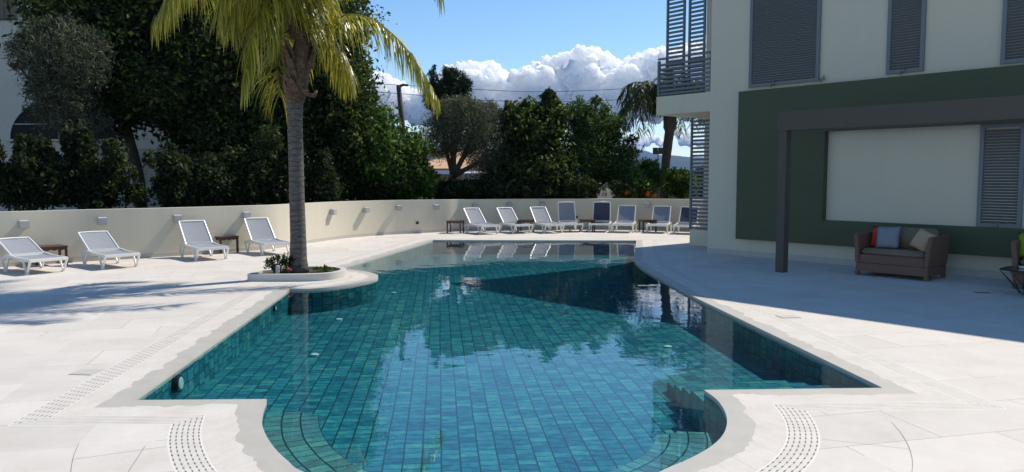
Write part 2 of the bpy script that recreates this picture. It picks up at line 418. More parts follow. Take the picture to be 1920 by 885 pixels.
def resamp(pts, n):
    acc = [0]
    for a, b in zip(pts[:-1], pts[1:]): acc.append(acc[-1] + (b - a).length)
    out = []; k = 0
    for i in range(n):
        q = acc[-1] * i / (n - 1)
        while k < len(acc) - 2 and acc[k + 1] < q: k += 1
        out.append(pts[k].lerp(pts[k + 1], (q - acc[k]) / max(1e-9, acc[k + 1] - acc[k])))
    return out
def offs(d):
    if not hasattr(d, '__len__'): d = [d] * N
    if max(d) == 0: return list(OUT)
    O = []; k = 0
    for q in SECT:
        dd = [d[(k + i) % N] for i in range(len(q))]; k += len(q) - 1; O.append(sec_off(q, dd))
    m = len(O); J = [cut(O[i], O[(i + 1) % m]) for i in range(m)]; out = []
    for i in range(m):
        pi, pj, px_ = J[i - 1]; ci, cj, cx_ = J[i]
        pts = [px_] + O[i][pj + 1:ci + 1] + [cx_]; out += resamp(pts, len(SECT[i]))[:-1]
    return out
LEN = [0]
for i in range(N): LEN.append(LEN[-1] + (OUT[(i + 1) % N] - OUT[i]).length)
NS = []
for q in SECT:
    n_ = len(q)
    for i in range(n_ - 1):
        t = (q[min(i + 1, n_ - 1)] - q[max(i - 1, 0)]).normalized(); NS.append(Vector((-t.y, t.x)))
def ring(name, da, db, z, m, va=0.0, vb=1.0):
    A = offs(da); B = offs(db); mb = MB(); uv = []
    for i in range(N + 1):
        j = i % N; mb.v += [(*A[j], z), (*B[j], z)]; uv += [(LEN[i], va), (LEN[i], vb)]
    sid = []
    for q, pts in enumerate(SECT): sid += [q] * (len(pts) - 1)
    mi = (lambda q: 0) if not isinstance(m, list) else (lambda q: (0 if q in (1, 6) else 1) if len(m) == 2 else (0 if q in (1, 6) else 1 if q in (0, 3) else 2))
    for i in range(N): mb.f.append((2 * i, 2 * i + 1, 2 * i + 3, 2 * i + 2)); mb.m.append(mi(sid[i]))
    mb.uv = uv
    return tag(mb.build(name, m), kind='structure')
# uneven outer edge of the wet stone
# resample finely so that the ragged edge has its own shape
def ragged():
    out = []
    for i in range(N):
        s = LEN[i]
        a = .18 + .05 * mnoise.noise(Vector((s * 1.3, 3.1, 0))) + .055 * mnoise.noise(Vector((s * 5.1, 7.7, 0))) + .035 * mnoise.noise(Vector((s * 13, 1.7, 0))) + .02 * mnoise.noise(Vector((s * 31, 9.7, 0)))
        out.append(max(.1, a))
    return out
RG = ragged()
def clip_bulge(d): return d
cop = ring('pool_coping', 0.0, RG, 0.0, M['coping'])
ring('stone_strip', RG, .41, 0.0, M['strip'])
ring('drain_band', .41, .63, 0.0, M['drain'], 0.0, .222)
# coping lip and tiled basin wall
mb = MB(); uv = []
for i in range(N + 1):
    j = i % N; mb.v += [(*OUT[j], 0.0), (*OUT[j], WZ - .012)]
for i in range(N): mb.f.append((2 * i, 2 * i + 1, 2 * i + 3, 2 * i + 2)); mb.m.append(0)
tag(mb.build('coping_lip', M['coping']), kind='structure')
mb = MB()
for i in range(N + 1):
    j = i % N; mb.v += [(*OUT[j], WZ - .012), (*OUT[j], FZ)]; uv += [(LEN[i], WZ), (LEN[i], FZ)]
for i in range(N): mb.f.append((2 * i, 2 * i + 1, 2 * i + 3, 2 * i + 2)); mb.m.append(0)
mb.uv = uv
tag(mb.build('pool_wall', M['walltile']), kind='structure')
def fill(name, loops, z, m):
    bm = bmesh.new()
    es = []
    for lp in loops:
        vs = [bm.verts.new((p[0], p[1], z)) for p in lp]
        for i in range(len(vs)): es.append(bm.edges.new((vs[i], vs[(i + 1) % len(vs)])))
    bmesh.ops.triangle_fill(bm, use_beauty=True, edges=es, normal=(0, 0, 1))
    for f in bm.faces:
        if f.normal.z < 0: f.normal_flip()
    me = bpy.data.meshes.new(name); bm.to_mesh(me); bm.free(); me.materials.append(m)
    o = bpy.data.objects.new(name, me); COL.objects.link(o); return o
tag(fill('pool_floor', [OUT], FZ, M['floor']), kind='structure')
wt = fill('water', [OUT], WZ, M['water']); tag(wt, kind='structure')
DR = offs(.63)
tag(fill('pool_deck', [DR, [(-26, -8), (26, -8), (26, 42), (-26, 42)]], 0.0, M['deck']), kind='structure')
def line_sheet(name, pts, wd, z=.003):
    mb = MB(); n = len(pts)
    for i, p in enumerate(pts):
        t = (pts[min(i + 1, n - 1)] - pts[max(i - 1, 0)]).normalized(); q = Vector((-t.y, t.x)) * wd / 2
        mb.v += [(*(p + q), z), (*(p - q), z)]
    for i in range(n - 1): mb.f.append((2 * i, 2 * i + 1, 2 * i + 3, 2 * i + 2)); mb.m.append(0)
    return tag(mb.build(name, M['joint']), kind='structure')
AR = sec_off(SECT[6], [1.18] * len(SECT[6])); n6 = len(AR)
line_sheet('paving_joint', AR[int(n6 * .10):int(n6 * .42)], .0028); line_sheet('paving_joint', AR[int(n6 * .58):int(n6 * .90)], .0028)
A63 = sec_off(SECT[6], [.635] * len(SECT[6])); A9 = sec_off(SECT[6], [2.6] * len(SECT[6]))
for fr in (.16, .24, .32, .68, .77, .86): line_sheet('paving_joint', [A63[int(n6 * fr)], A63[int(n6 * fr)].lerp(A9[int(n6 * fr)], .28 + .7 * (int(fr * 100) % 2))], .0028)
mb = MB(); mb.add([(-12500, -300, -.9), (12500, -300, -.9), (12500, 11000, -.9), (-12500, 11000, -.9)], [(0, 1, 2, 3)])
tag(mb.build('terrain', M['terrain']), kind='structure')

# submerged stairs below the right front edge
sx0 = c7.x + .03; ytop = c7.y; n_ = 4
mb = MB(); fr_dir = (c6 - c7).normalized()
for i in range(n_):
    z = -.10 - .068 * i; y0 = 0 if i == 0 else .34 * i + .02; y1 = .34 * (i + 1) + .02
    a = c7 + Vector((0, y0)); b = c6 + Vector((.0, y0)) ; cc = c6 + Vector((-.05, y1)); d = c7 + Vector((-.03, y1))
    mb.prism([a + Vector((0.0, 0.003 if i == 0 else 0)), b - Vector((.003, 0)), cc - Vector((.003 + .03 * i, 0)), d], FZ - .02, z)
tag(mb.build('pool_stairs', tile_mat('stair_tile', .30, .17)), kind='structure')
# curved benches in the round bay
def bench(name, i0, i1, wid, z, m):
    mb = MB(); uv = []; idx = list(range(i0, i1)); s0 = LEN[idx[0]]; L = LEN[idx[-1]] - s0
    for q, i in enumerate(idx):
        t = (LEN[i] - s0) / L; ww = wid * min(1, math.sqrt(max(.03, min(t, 1 - t)) * 16))
        p = OUT[i] - NS[i] * .003; r = OUT[i] - NS[i] * ww
        mb.v += [(*p, z), (*r, z), (*r, FZ - .02)]; uv += [(0.003, LEN[i]), (ww, LEN[i]), (ww + .2, LEN[i])]
    for q in range(len(idx) - 1):
        a = 3 * q; mb.f += [(a, a + 1, a + 4, a + 3), (a + 1, a + 2, a + 5, a + 4)]; mb.m += [0, 0]
    mb.uv = uv
    return tag(mb.build(name, m), kind='structure')
def near(px, py):
    g = G(px, py).xy; return min(range(N), key=lambda i: (OUT[i] - g).length)
bt = tile_mat('bench_tile', .14, .12, True, 1.0, .7)
bench('pool_bench', near(500, 748) - int(1.75 / STEP), near(500, 748) - 1, .42, -.10, bt)
bench('pool_bench', near(1358, 766), near(1358, 766) + int(1.7 / STEP), .52, -.19, bt)

# ------------------------------------------------------------------ garden wall
wall_base = [(-330, 522), (-160, 511), (0, 501), (137, 491.5), (275, 483.5), (410, 474.5), (510, 466.5), (575, 456.5), (640, 447.5), (715, 441), (790, 437), (838, 434.5), (870, 432.5), (940, 430.5), (1000, 429.5), (1070, 429), (1150, 429), (1230, 430), (1300, 432), (1380, 435)]
WB = [G(*q).xy for q in wall_base]
gw = empty('garden_wall', (WB[0].x, WB[0].y, 0))
tag(gw, 'long low cream plastered garden wall curving round the far side of the deck', 'wall')
def strip_wall(name, pts, thick, z0, z1, m, parent, out=0.0, org=None):
    n = len(pts); f = []; b = []
    for i in range(n):
        t = (pts[min(i + 1, n - 1)] - pts[max(i - 1, 0)]).normalized(); nr = Vector((-t.y, t.x))
        f.append(pts[i] - nr * out); b.append(pts[i] + nr * thick)
    mb = MB(); ox, oy = org
    zt = [z1] * n if not hasattr(z1, '__call__') else [z1(i / (n - 1)) for i in range(n)]
    def sheet(A, za, Bq, zb):
        k0 = len(mb.v)
        for i in range(n): mb.v += [(A[i].x - ox, A[i].y - oy, za[i]), (Bq[i].x - ox, Bq[i].y - oy, zb[i])]
        for i in range(n - 1): a = k0 + 2 * i; mb.f.append((a, a + 2, a + 3, a + 1)); mb.m.append(0)
    zz = [z0] * n; sheet(f, zz, f, zt); sheet(f, zt, b, zt); sheet(b, zt, b, zz)
    return mb.build(name, m, parent, smooth=True, recalc=False)
WS = [p.xy for p in spline([Vector((*p, 0)) for p in WB], 8)]
strip_wall('wall', WS, .2, -.1, lambda u: 1.105 if u < .3 else 1.105 - .055 * min(1, (u - .3) / .35), M['plaster'], gw, 0, WB[0])
strip_wall('skirting', WS, 0.001, -.05, .085, M['skirt'], gw, .015, WB[0])
soil_poly = [(p.x, p.y) for p in offs([.1] * 0 or 0)] if False else None
far_pts = [(WB[-1].x + 14, WB[-1].y + 1), (70, 90), (-70, 90), (-40, WB[0].y - 2)]
wl = [Vector((p.x, p.y + .1)) for p in WS]
tag(fill('garden_soil', [[(p.x, p.y) for p in wl] + far_pts], .03, M['soil']), kind='structure')
def wall_at(px):
    for i in range(len(WS) - 1):
        a, b = WS[i], WS[i + 1]; r = (px - 960) / F
        fa = a.x - r * a.y * (math.cos(PITCH) ** -1 if 0 else 1); fb = b.x - r * b.y
        if fa <= 0 <= fb or fb <= 0 <= fa:
            t = fa / (fa - fb); p = a.lerp(b, t); d = (b - a).normalized(); return p, Vector((d.y, -d.x))
    return WS[-1], Vector((0, -1))
# correct for pitch when looking up a column
def on_wall(px, py, off=0):
    p, nr = wall_at(px)
    for _ in range(3):
        r = ray(px, py); p2 = p + nr * off
        # plane intersection
        t = (p2.dot(nr)) / (r.xy.dot(nr)); q = r * t
        p, nr = wall_at(960 + F * q.x / q.y)
    return Vector((q.x, q.y, CH + q.z)), nr

#@@OBJECTS
# wall lamps
mb = MB(); mb.box((0, -.012, 0), (.12, .024, .13)); base_m = mb
lamps = [(43, 420), (191, 414), (331, 409), (459, 403), (621, 397), (684, 393.5), (746, 389.5), (816, 388), (889, 385.5), (953, 384), (1016, 383), (1131, 381), (1214, 384)]
lamp_lab = ['square grey wall lamp above the leftmost reclined lounger', 'square grey wall lamp above the second lounger from the left', 'grey wall lamp partly behind the upright lounger backrest beside the small table', 'grey wall lamp just above the lounger nearest the palm trunk',
            'small grey wall lamp first to the right of the palm trunk', 'small grey wall lamp second to the right of the palm trunk', 'square grey wall lamp just right of the bend in the wall', 'square grey wall lamp left of the dark side table by the far loungers',
            'wall lamp behind the leftmost of the far loungers', 'wall lamp behind the second of the far loungers', 'wall lamp above the third of the far loungers', 'wall lamp hidden behind the tall navy lounger backrest', 'grey wall lamp between the last loungers by the building']
proto = None
for (px, py), lb in zip(lamps, lamp_lab):
    q, nr = on_wall(px, py); rz = math.atan2(nr.x, -nr.y)
    if proto is None:
        o = empty('wall_lamp'); base_m.build('back_plate', M['lamp'], o)
        m2 = MB(); pr = [(-.075, -.085), (.075, -.085), (.075, .06), (-.075, .06)]
        vs = [(-.075, 0, .075), (.075, 0, .075), (.075, 0, -.075), (-.075, 0, -.075), (-.075, -.1, .055), (.075, -.1, .055), (.075, -.1, -.075), (-.075, -.1, -.075)]
        vs = [(x, y - .024, z) for x, y, z in vs]
        m2.add(vs, [(0, 1, 2, 3), (4, 7, 6, 5), (0, 4, 5, 1), (2, 6, 7, 3), (0, 3, 7, 4), (1, 5, 6, 2)])
        m2.build('lamp_shade', M['lamp'], o, bevel=.006); proto = o
    else: o = copy_tree(proto)
    o.location = q; o.scale = (1.15, 1.15, 1.15); o.rotation_euler = (0, 0, rz); tag(o, lb, 'wall lamp', 'lamps along the garden wall')
for (px, py), lb in zip([(782, 418), (1081, 407)], ['small black outdoor socket low on the wall left of the dark side table', 'small black outdoor socket on the wall beside the navy lounger']):
    q, nr = on_wall(px, py); mb = MB(); mb.box((0, -.02, 0), (.09, .04, .08)); mb.box((0, -.048, .005), (.05, .012, .05))
    o = mb.build('wall_socket', M['black'], bevel=.004); o.location = q; o.rotation_euler = (0, 0, math.atan2(nr.x, -nr.y)); tag(o, lb, 'socket', 'sockets on the garden wall')

# ------------------------------------------------------------------ sun loungers
def make_lounger(angle, dark=False):
    sl = M['slingdark'] if dark else M['sling']
    o = empty('sun_lounger'); mb = MB(); X = .315
    rail = spline([(0, -.05, .265), (0, .25, .27), (0, .55, .28), (0, .8, .305), (0, .93, .285), (0, 1.06, .25), (0, 1.18, .225)], 3)
    for s in (-1, 1):
        for a, b in zip(rail[:-1], rail[1:]):
            mb.bar(Vector((s * X, a.y, a.z)), Vector((s * X, b.y + .004, b.z)), .042, .055)
    mb.box((0, -.045, .262), (2 * X + .05, .05, .06)); mb.box((0, .80, .285), (2 * X - .04, .04, .04)); mb.box((0, 1.16, .222), (2 * X - .04, .045, .04))
    mb.build('frame', M['white'], o, bevel=.008)
    for s in (-1, 1):
        for (ya, yb, yf, za, zb) in ((-.045, .235, .095, .25, .255), (.82, 1.13, .97, .285, .225)):
            l = MB(); x = s * (X + .008)
            l.tube([(x, ya, za), (x, ya + (yf - ya) * .35, za * .62), (x, yf - .012, .02)], [.026, .022, .019], 6, flat=.8)
            l.tube([(x, yb, zb), (x, yb + (yf - yb) * .35, zb * .6), (x, yf + .014, .02)], [.028, .023, .02], 6, flat=.8)
            l.box((x, yf, .013), (.055, .07, .026))
            l.build('leg', M['white'], o, smooth=False)
    st = MB(); rows = []
    for i in range(9):
        y = -.015 + .81 * i / 8
        for j in range(5):
            u = j / 4 * 2 - 1; st.v.append((u * (X - .02), y, .287 + .02 * (y > .6) * (y - .6) / .2 - .016 * (1 - u * u)))
    for i in range(8):
        for j in range(4): a = i * 5 + j; st.f.append((a, a + 1, a + 6, a + 5)); st.m.append(0)
    st.build('seat', sl, o, smooth=True)
    ca, sa = math.cos(angle), math.sin(angle); BL = .66
    def bp(x, l, h=0): return Vector((x, .80 + l * ca - h * sa, .315 + l * sa + h * ca))
    bk = empty('backrest') if 0 else None
    fr = MB()
    for s in (-1, 1): fr.tube([bp(s * (X - .025), 0), bp(s * (X - .028), .33), bp(s * (X - .035), BL)], .019, 6)
    fr.tube([bp(-(X - .035), BL), bp(0, BL + .012), bp(X - .035, BL)], .019, 6)
    fr.bar(bp(-X + .03, .02), bp(X - .03, .02), .03, .03)
    f = fr.build('backrest_frame', M['white'], o)
    sg = MB()
    for i in range(9):
        l = .03 + (BL - .045) * i / 8
        for j in range(5):
            u = j / 4 * 2 - 1; sg.v.append(bp(u * (X - .04), l, -.014 * (1 - u * u)))
    for i in range(8):
        for j in range(4): a = i * 5 + j; sg.f.append((a, a + 1, a + 6, a + 5)); sg.m.append(0)
    sg.build('backrest_sling', sl, f, smooth=True)
    for s in (-1, 1):
        pr = MB(); pr.bar(bp(s * .2, .36, -.02), (s * .2, 1.1, .23), .02, .02); pr.build('prop', M['white'], o)
    return o
lg = 'sun loungers round the pool deck'
LN = [  # foot-end midpoint (surveyed), direction foot->head, back angle, label
 ((86, 512), (-.82, .57), 25, 0, 'white lounger with grey sling reclined low, cut by the left edge'),
 ((225, 502.5), (-.76, .65), 31, 0, 'white and grey lounger standing alone second from the left, no table touching it'),
 ((396, 487.5), (-.66, .75), 47, 0, 'white and grey lounger on the left of the red brown table before the palm'),
 ((517, 477.5), (-.64, .77), 47, 0, 'white and grey lounger directly left of the palm trunk'),
 ((917, 439), (-.52, .85), 44, 0, 'leftmost of the far loungers, right beside the dark wooden side table'),
 ((979, 437.5), (-.50, .87), 44, 0, 'second of the far loungers, left of the reddish side table'),
 ((1037, 437), (-.40, .92), 46, 0, 'third of the far loungers, right of the reddish side table'),
 ((1073, 435), (-.16, .98), 74, 0, 'tall upright grey lounger fourth from the left in the far group'),
 ((1124, 435), (.20, .98), 74, 1, 'tall upright lounger with dark navy backrest in the far group'),
 ((1168, 436), (.26, .96), 52, 0, 'grey lounger directly right of the navy upright one'),
 ((1232, 437), (.32, .94), 50, 0, 'grey lounger right of the last side table'),
 ((1283, 439), (.36, .93), 50, 1, 'dark navy lounger half hidden behind the building corner screen')]
cache = {}
for (pp, dr, an, dk, lb) in LN:
    key = (an, dk)
    if key in cache: o = copy_tree(cache[key])
    else: o = make_lounger(R(an), dk); cache[key] = o
    g = G(*pp); d = Vector(dr).normalized()
    o.location = (g.x, g.y, 0); o.rotation_euler = (0, 0, math.atan2(-d.x, d.y)); tag(o, lb, 'sun lounger', lg)
    back = Vector((g.x, g.y)) + d * .09 * -1
    o.location = (back.x, back.y, 0)

def make_table():
    o = empty('side_table'); mb = MB(); mb.box((0, 0, .385), (.5, .5, .028)); mb.build('tabletop', M['redwood'], o, bevel=.005)
    for sx in (-1, 1):
        for sy in (-1, 1):
            l = MB(); l.box((sx * .215, sy * .215, .185), (.042, .042, .37)); l.build('leg', M['redwood'], o)
    for k in range(4):
        rot = Matrix.Rotation(k * math.pi / 2, 3, 'Z'); pts = []; n = 14
        for i in range(n + 1):
            u = -1 + 2 * i / n; pts.append((u * .19, .325 - .028 * abs(math.cos(u * math.pi * 1.5)) + .012))
        a = MB(); vs = []
        for y in (.207, .223):
            vs += [rot @ Vector((x, y, z)) for x, z in pts] + [rot @ Vector((x, y, .371)) for x, z in pts]
        m_ = n + 1; fs = []
        for i in range(n):
            fs += [(i, i + 1, m_ + i + 1, m_ + i), (2 * m_ + i, 3 * m_ + i, 3 * m_ + i + 1, 2 * m_ + i + 1), (i, 2 * m_ + i, 2 * m_ + i + 1, i + 1)]
        a.add(vs, fs); a.build('apron', M['redwood'], o)
    return o
TB = [((97, 497), -44, 'dark red wooden side table behind the leftmost lounger'), ((421, 473.5), -40, 'reddish wooden side table between the two loungers left of the palm'),
      ((854, 436.5), -10, 'dark wooden side table at the left end of the far loungers'), ((986, 434.5), -14, 'reddish side table between the second and third far loungers'),
      ((1101, 433.5), 2, 'reddish side table between the upright grey and the navy loungers'), ((1214, 434), 8, 'dark side table under the lone lamp, between the last loungers')]
tp = None
for pp, a, lb in TB:
    o = make_table() if tp is None else copy_tree(tp); tp = tp or o
    g = G(*pp); o.location = (g.x, g.y, 0); o.rotation_euler = (0, 0, R(a)); tag(o, lb, 'side table', 'wooden side tables between the loungers')

# ------------------------------------------------------------------ hotel building
E = Vector((.651, -.759)).normalized(); IN = Vector((-E.y, E.x)); F0 = G(1326, 474)
hb = empty('hotel_building', (F0.x, F0.y, 0), math.atan2(E.y, E.x))
tag(hb, 'cream two storey building with dark green framed facade and grey louvred shutters', 'building')
def fac(px, py, off=0):   # -> (local x, z) on the plane 'off' metres in front of the facade
    r = ray(px, py); p0 = F0.xy - IN * off; t = p0.dot(IN) / r.xy.dot(IN); q = r * t
    return ((q.xy - F0.xy).dot(E), CH + q.z)
ROOF = 6.5; XR = 18.0
BL_ = fac(1230, 215)[0]
sz0 = fac(1230, 216)[1]; sz1 = fac(1230, 182)[1]
FP = .17
gx0, gzt = fac(1385, 172, FP); _, gzb = fac(1384, 448, FP)
ix0, izb = fac(1541, 413, FP); 
izt = fac(1550, 225, FP)[1] + .0
print('facade', BL_, sz0, sz1, 'green', gx0, gzb, gzt, 'inner', ix0, izb, izt)
mb = MB(); mb.box(((XR) / 2, 4, ROOF / 2), (XR, 8, ROOF)); mb.build('wall', M['bwall'], hb)
mb = MB(); mb.box((BL_ / 2 - .0015, 5.0, ROOF / 2), (-BL_ - .003, 5.9, ROOF)); wg = mb.build('wing_wall', M['bwall'], hb)
mb = MB(); mb.box((XR / 2 + BL_ / 2, 4, ROOF + .08), (XR - BL_, 8.06, .16)); mb.build('roof', M['bwall'], hb)
mb = MB(); mb.box((XR / 2 + .002, -.012, .06), (XR, .024, .12)); mb.build('skirting', M['skirt'], hb)
# green frame
mb = MB(); y = -FP / 2
gx1 = 17.0; ix1 = fac(1917, 300, FP)[0] + .02; 
mb.box(((gx0 + ix0) / 2, y, (gzb + gzt) / 2), (ix0 - gx0, FP, gzt - gzb))
mb.box(((ix0 + gx1) / 2 + .001, y, (gzb + izb) / 2), (gx1 - ix0, FP, izb - gzb))
izt2 = gzt - (gzt - 3.0)
mb.box(((ix0 + gx1) / 2 + .001, y, (gzt + 2.62 + .12) / 2), (gx1 - ix0, FP, gzt - 2.74))
mb.box(((ix1 + 1.6 + gx1) / 2, y, (izb + 2.74) / 2), (gx1 - ix1 - 1.6, FP, 2.74 - izb))
mb.build('green_frame', M['green'], hb)
def shutter(x0, x1, z0, z1, yo, latch_x, name='shutter', sl=.052, mt='shutter', fw=.07, parent=None):
    parent = parent or hb
    fr = MB(); yc = -.035 - yo; D = .05
    fr.box((x0 + fw / 2, yc, (z0 + z1) / 2), (fw, D, z1 - z0)); fr.box((x1 - fw / 2, yc, (z0 + z1) / 2), (fw, D, z1 - z0))
    fr.box(((x0 + x1) / 2, yc, z0 + fw / 2), (x1 - x0 - 2 * fw, D, fw)); fr.box(((x0 + x1) / 2, yc, z1 - fw / 2), (x1 - x0 - 2 * fw, D, fw))
    n = int((z1 - z0 - 2 * fw) / sl); rot = Matrix.Rotation(R(-38), 3, 'X')
    for i in range(n):
        fr.box(((x0 + x1) / 2, yc, z0 + fw + sl * (i + .5)), (x1 - x0 - 2 * fw, .052, .009), rot)
    o = fr.build(name, M[mt], parent)
    for lx in latch_x:
        l = MB(); l.box((lx, yc - .045, z0 + .035), (.05, .05, .03)); l.box((lx - .035, yc - .05, z0 + .01), (.03, .035, .09)); l.box((lx + .03, yc - .06, z0 + .05), (.02, .02, .1))
        l.build('latch', M['shutter'], o)
    return o
s1 = fac(1406, 165); s1b = fac(1537, 150); shutter(s1[0], s1b[0], s1[1] + .0, ROOF - .25, 0, [s1[0] + .6, s1[0] + 1.75])
a = fac(1663, 140); b = fac(1733, 135); shutter(a[0], b[0], a[1], ROOF - .25, 0, [(a[0] + b[0]) / 2 - .03])
a = fac(1877, 121); shutter(a[0], a[0] + 1.4, a[1], ROOF - .25, 0, [a[0] + .55])
a = fac(1832, 425); b = fac(1916, 425); shutter(a[0], b[0], a[1], 2.74, 0, [(a[0] + b[0]) / 2 - .05])
# balcony
mb = MB(); mb.box((BL_ / 2 - .002, 1.03, (sz0 + sz1) / 2), (-BL_ - .004, 2.04, sz1 - sz0)); mb.build('balcony_slab', M['bwall'], hb)
lg_ = MB(); lg_.box((BL_ / 2 - .002, 1.75, .2), (-BL_ - .004, .55, .42)); lg_.build('ledge', M['bwall'], hb)
rl = MB(); rz = sz1
rl.box((BL_ / 2, .06, rz + .93), (-BL_, .05, .045)); rl.box((BL_ / 2, .06, rz + .78), (-BL_, .05, .05)); rl.box((BL_ / 2, .06, rz + .06), (-BL_, .04, .05))
for i in range(6): rl.box((BL_ / 2, .06, rz + .15 + .104 * i), (-BL_ - .06, .02, .055))
rl.box((BL_ + .03, .06, rz + .4), (.06, .06, .96)); rl.box((-.03, .06, rz + .47), (.04, .05, .94))
for i in range(6): rl.box((BL_ + .03, .85, rz + .15 + .104 * i), (.02, 1.5, .055))
rl.build('balcony_railing', M['screen'], hb)
def screen(name, xa, xb, z0, z1, yc, sp, axis='x'):
    s = MB(); f = .05
    if axis == 'x':
        s.box((xa + f / 2, yc, (z0 + z1) / 2), (f, .05, z1 - z0)); s.box((xb - f / 2, yc, (z0 + z1) / 2), (f, .05, z1 - z0))
        n = int((z1 - z0) / sp)
        for i in range(n): s.box(((xa + xb) / 2, yc, z0 + sp * (i + .5)), (xb - xa - 2 * f, .02, .058))
    return s.build(name, M['screen'], hb)
def loc_x(px, yoff): return fac(px, 150, -yoff)[0]
screen('louvre_screen', loc_x(1249, .14), loc_x(1283, .14), sz1 + .003, ROOF, .14, .10)
screen('louvre_screen', loc_x(1290, .14), loc_x(1321, .14), sz1 + .003, ROOF, .14, .10)
screen('louvre_screen', loc_x(1299, 1.55), loc_x(1299, 1.55) + .95, .41, sz0, 1.52, .10)

# ------------------------------------------------------------------ pergola
pp = G(1465, 510)
pg = empty('pergola', (pp.x, pp.y, 0), math.atan2(E.y, E.x)); tag(pg, 'dark brown grey pergola post and beam standing before the green facade', 'pergola')
dist = (F0.xy - pp.xy).dot(IN)
def pgz(px, py):
    r = ray(px, py); t = pp.xy.dot(IN) / r.xy.dot(IN); return CH + r.z * t
zb0 = pgz(1480, 246); zb1 = pgz(1478, 209); print('pergola', dist, zb0, zb1)
mb = MB(); mb.box((0, 0, zb1 / 2 - .09), (.17, .17, zb1 - .18)); mb.build('post', M['pergola'], pg, bevel=.006)
mb = MB(); mb.box((6.5 - .1, 0, (zb0 + zb1) / 2), (13, .2, zb1 - zb0 - .02)); mb.build('beam', M['pergola'], pg)
for q in (0.0, 3.0, 6.0, 9.0):
    mb = MB(); mb.box((q - .01, dist / 2 - .06, zb1 - .09), (.12, dist - .33, .12)); mb.build('rafter', M['pergola'], pg)
#@@FURN
# ------------------------------------------------------------------ wicker sofas with cushions
def sofa(W, D, lab, loc):
    o = empty('wicker_sofa', loc, math.atan2(E.y, E.x)); tag(o, lab, 'sofa')
    # local: x along the facade, y inward (back against the wall); front at y=0
    b = MB(); b.box((W / 2, D / 2, .315), (W - .16, D - .02, .15)); b.box((W / 2, D / 2, .155), (W - .02, D - .02, .16))
    for x in (.04, W - .04):
        for y in (.04, D - .04): b.box((x, y, .04), (.07, .07, .08))
    b.build('base', M['wicker'], o, bevel=.008)
    for s in (0, 1):
        a = MB(); prof = [(0.0, .24), (0.0, .5), (.02, .74), (.06, .77), (D - .02, .77), (D, .24)]
        def X(z, k): 
            lean = .05 * max(0, (z - .4)) / .35
            return (-lean + k * .08) if s == 0 else (W + lean - k * .08)
        n = len(prof); vs = [(X(z, 0), y, z) for y, z in prof] + [(X(z, 1), y, z) for y, z in prof]
        a.add(vs, [tuple(range(n)), tuple(range(n, 2 * n))[::-1]] + [(i, (i + 1) % n, n + (i + 1) % n, n + i) for i in range(n)])
        a.build('armrest', M['wicker'], o, bevel=.01)
    bk = MB(); bk.box((W / 2, D - .045, .56), (W - .17, .07, .46)); bk.build('back_panel', M['wicker'], o, bevel=.01)
    def cush(name, c, s, rx=0):
        q = MB(); q.box((0, 0, 0), s); z = q.build(name, M['taupe'], o, bevel=.035, smooth=True)
        z.location = c; z.rotation_euler = (rx, 0, 0); return z
    cush('seat_cushion', (W / 2, D / 2 - .07, .435), (W - .18, D - .19, .12))
    cush('back_cushion', (W / 2, D - .2, .68), (W - .19, .15, .40), R(-9))
    return o
FL = G(1602, 515)
FR = G(1741, 528)
SW = (FR.xy - FL.xy).length; print('sofa width', SW, 'dist', (F0.xy - FL.xy).dot(IN))
D_ = (F0.xy - FL.xy).dot(IN) - .06
D_ = min(.82, D_)
sofa(SW, D_, 'brown wicker two seat sofa with taupe cushions against the green panel', (FL.x, FL.y, 0))
fab = {}
def pillow(col, size, loc, rot, lab, nm='throw_pillow'):
    m = mat('pillow_fabric', col, .9, bump=(120, .3, .002), var=(8, .3, tuple(c * .85 for c in col)))
    mb = MB(); n = 10
    for sgn in (-1, 1):
        for i in range(n + 1):
            for j in range(n + 1):
                u = -1 + 2 * i / n; v = -1 + 2 * j / n
                e = (1 - abs(u) ** 2.6) * (1 - abs(v) ** 2.6); pin = 1 - .07 * (1 - abs(u * v)) * (abs(u) ** 3 + abs(v) ** 3)
                mb.v.append((u * size / 2 * pin, sgn * .075 * (max(0, e) ** .55) * (1 + .1 * math.sin(5 * u + 3 * v)), v * size / 2 * pin))
    q = (n + 1) ** 2
    for s in (0, 1):
        for i in range(n):
            for j in range(n): a = s * q + i * (n + 1) + j; mb.f.append((a, a + 1, a + n + 2, a + n + 1)); mb.m.append(0)
    o = mb.build(nm, m, None, smooth=True, recalc=False)
    bm = bmesh.new(); bm.from_mesh(o.data); bmesh.ops.remove_doubles(bm, verts=bm.verts, dist=1e-4); bmesh.ops.recalc_face_normals(bm, faces=bm.faces); bm.to_mesh(o.data); bm.free()
    o.location = loc; o.rotation_euler = rot; tag(o, lab, 'pillow', 'throw pillows on the wicker sofas'); return o
def sl(x, y, z, org=FL): p = org.xy + E * x + IN * y; return (p.x, p.y, z)
az = math.atan2(E.y, E.x)
pillow((.60, .045, .022), .40, sl(.26, .50, .68), (R(-14), R(3), az), 'red throw pillow tucked behind the grey one on the sofa')
pillow((.24, .26, .30), .42, sl(.42, .37, .70), (R(-16), R(-2), az + R(4)), 'light grey throw pillow leaning at the left of the sofa')
pillow((.50, .36, .22), .38, sl(SW - .25, .36, .68), (R(-22), R(20), az - R(22)), 'beige throw pillow tilted against the right sofa arm')
A2 = G(1896, 541)
sofa(.95, .82, 'brown wicker armchair cut by the right edge, holding a green pillow', (A2.x, A2.y, 0))
pillow((.22, .30, .03), .42, sl(.20, .26, .70, A2), (R(-16), 0, az + R(10)), 'green throw pillow on the armchair at the right edge')
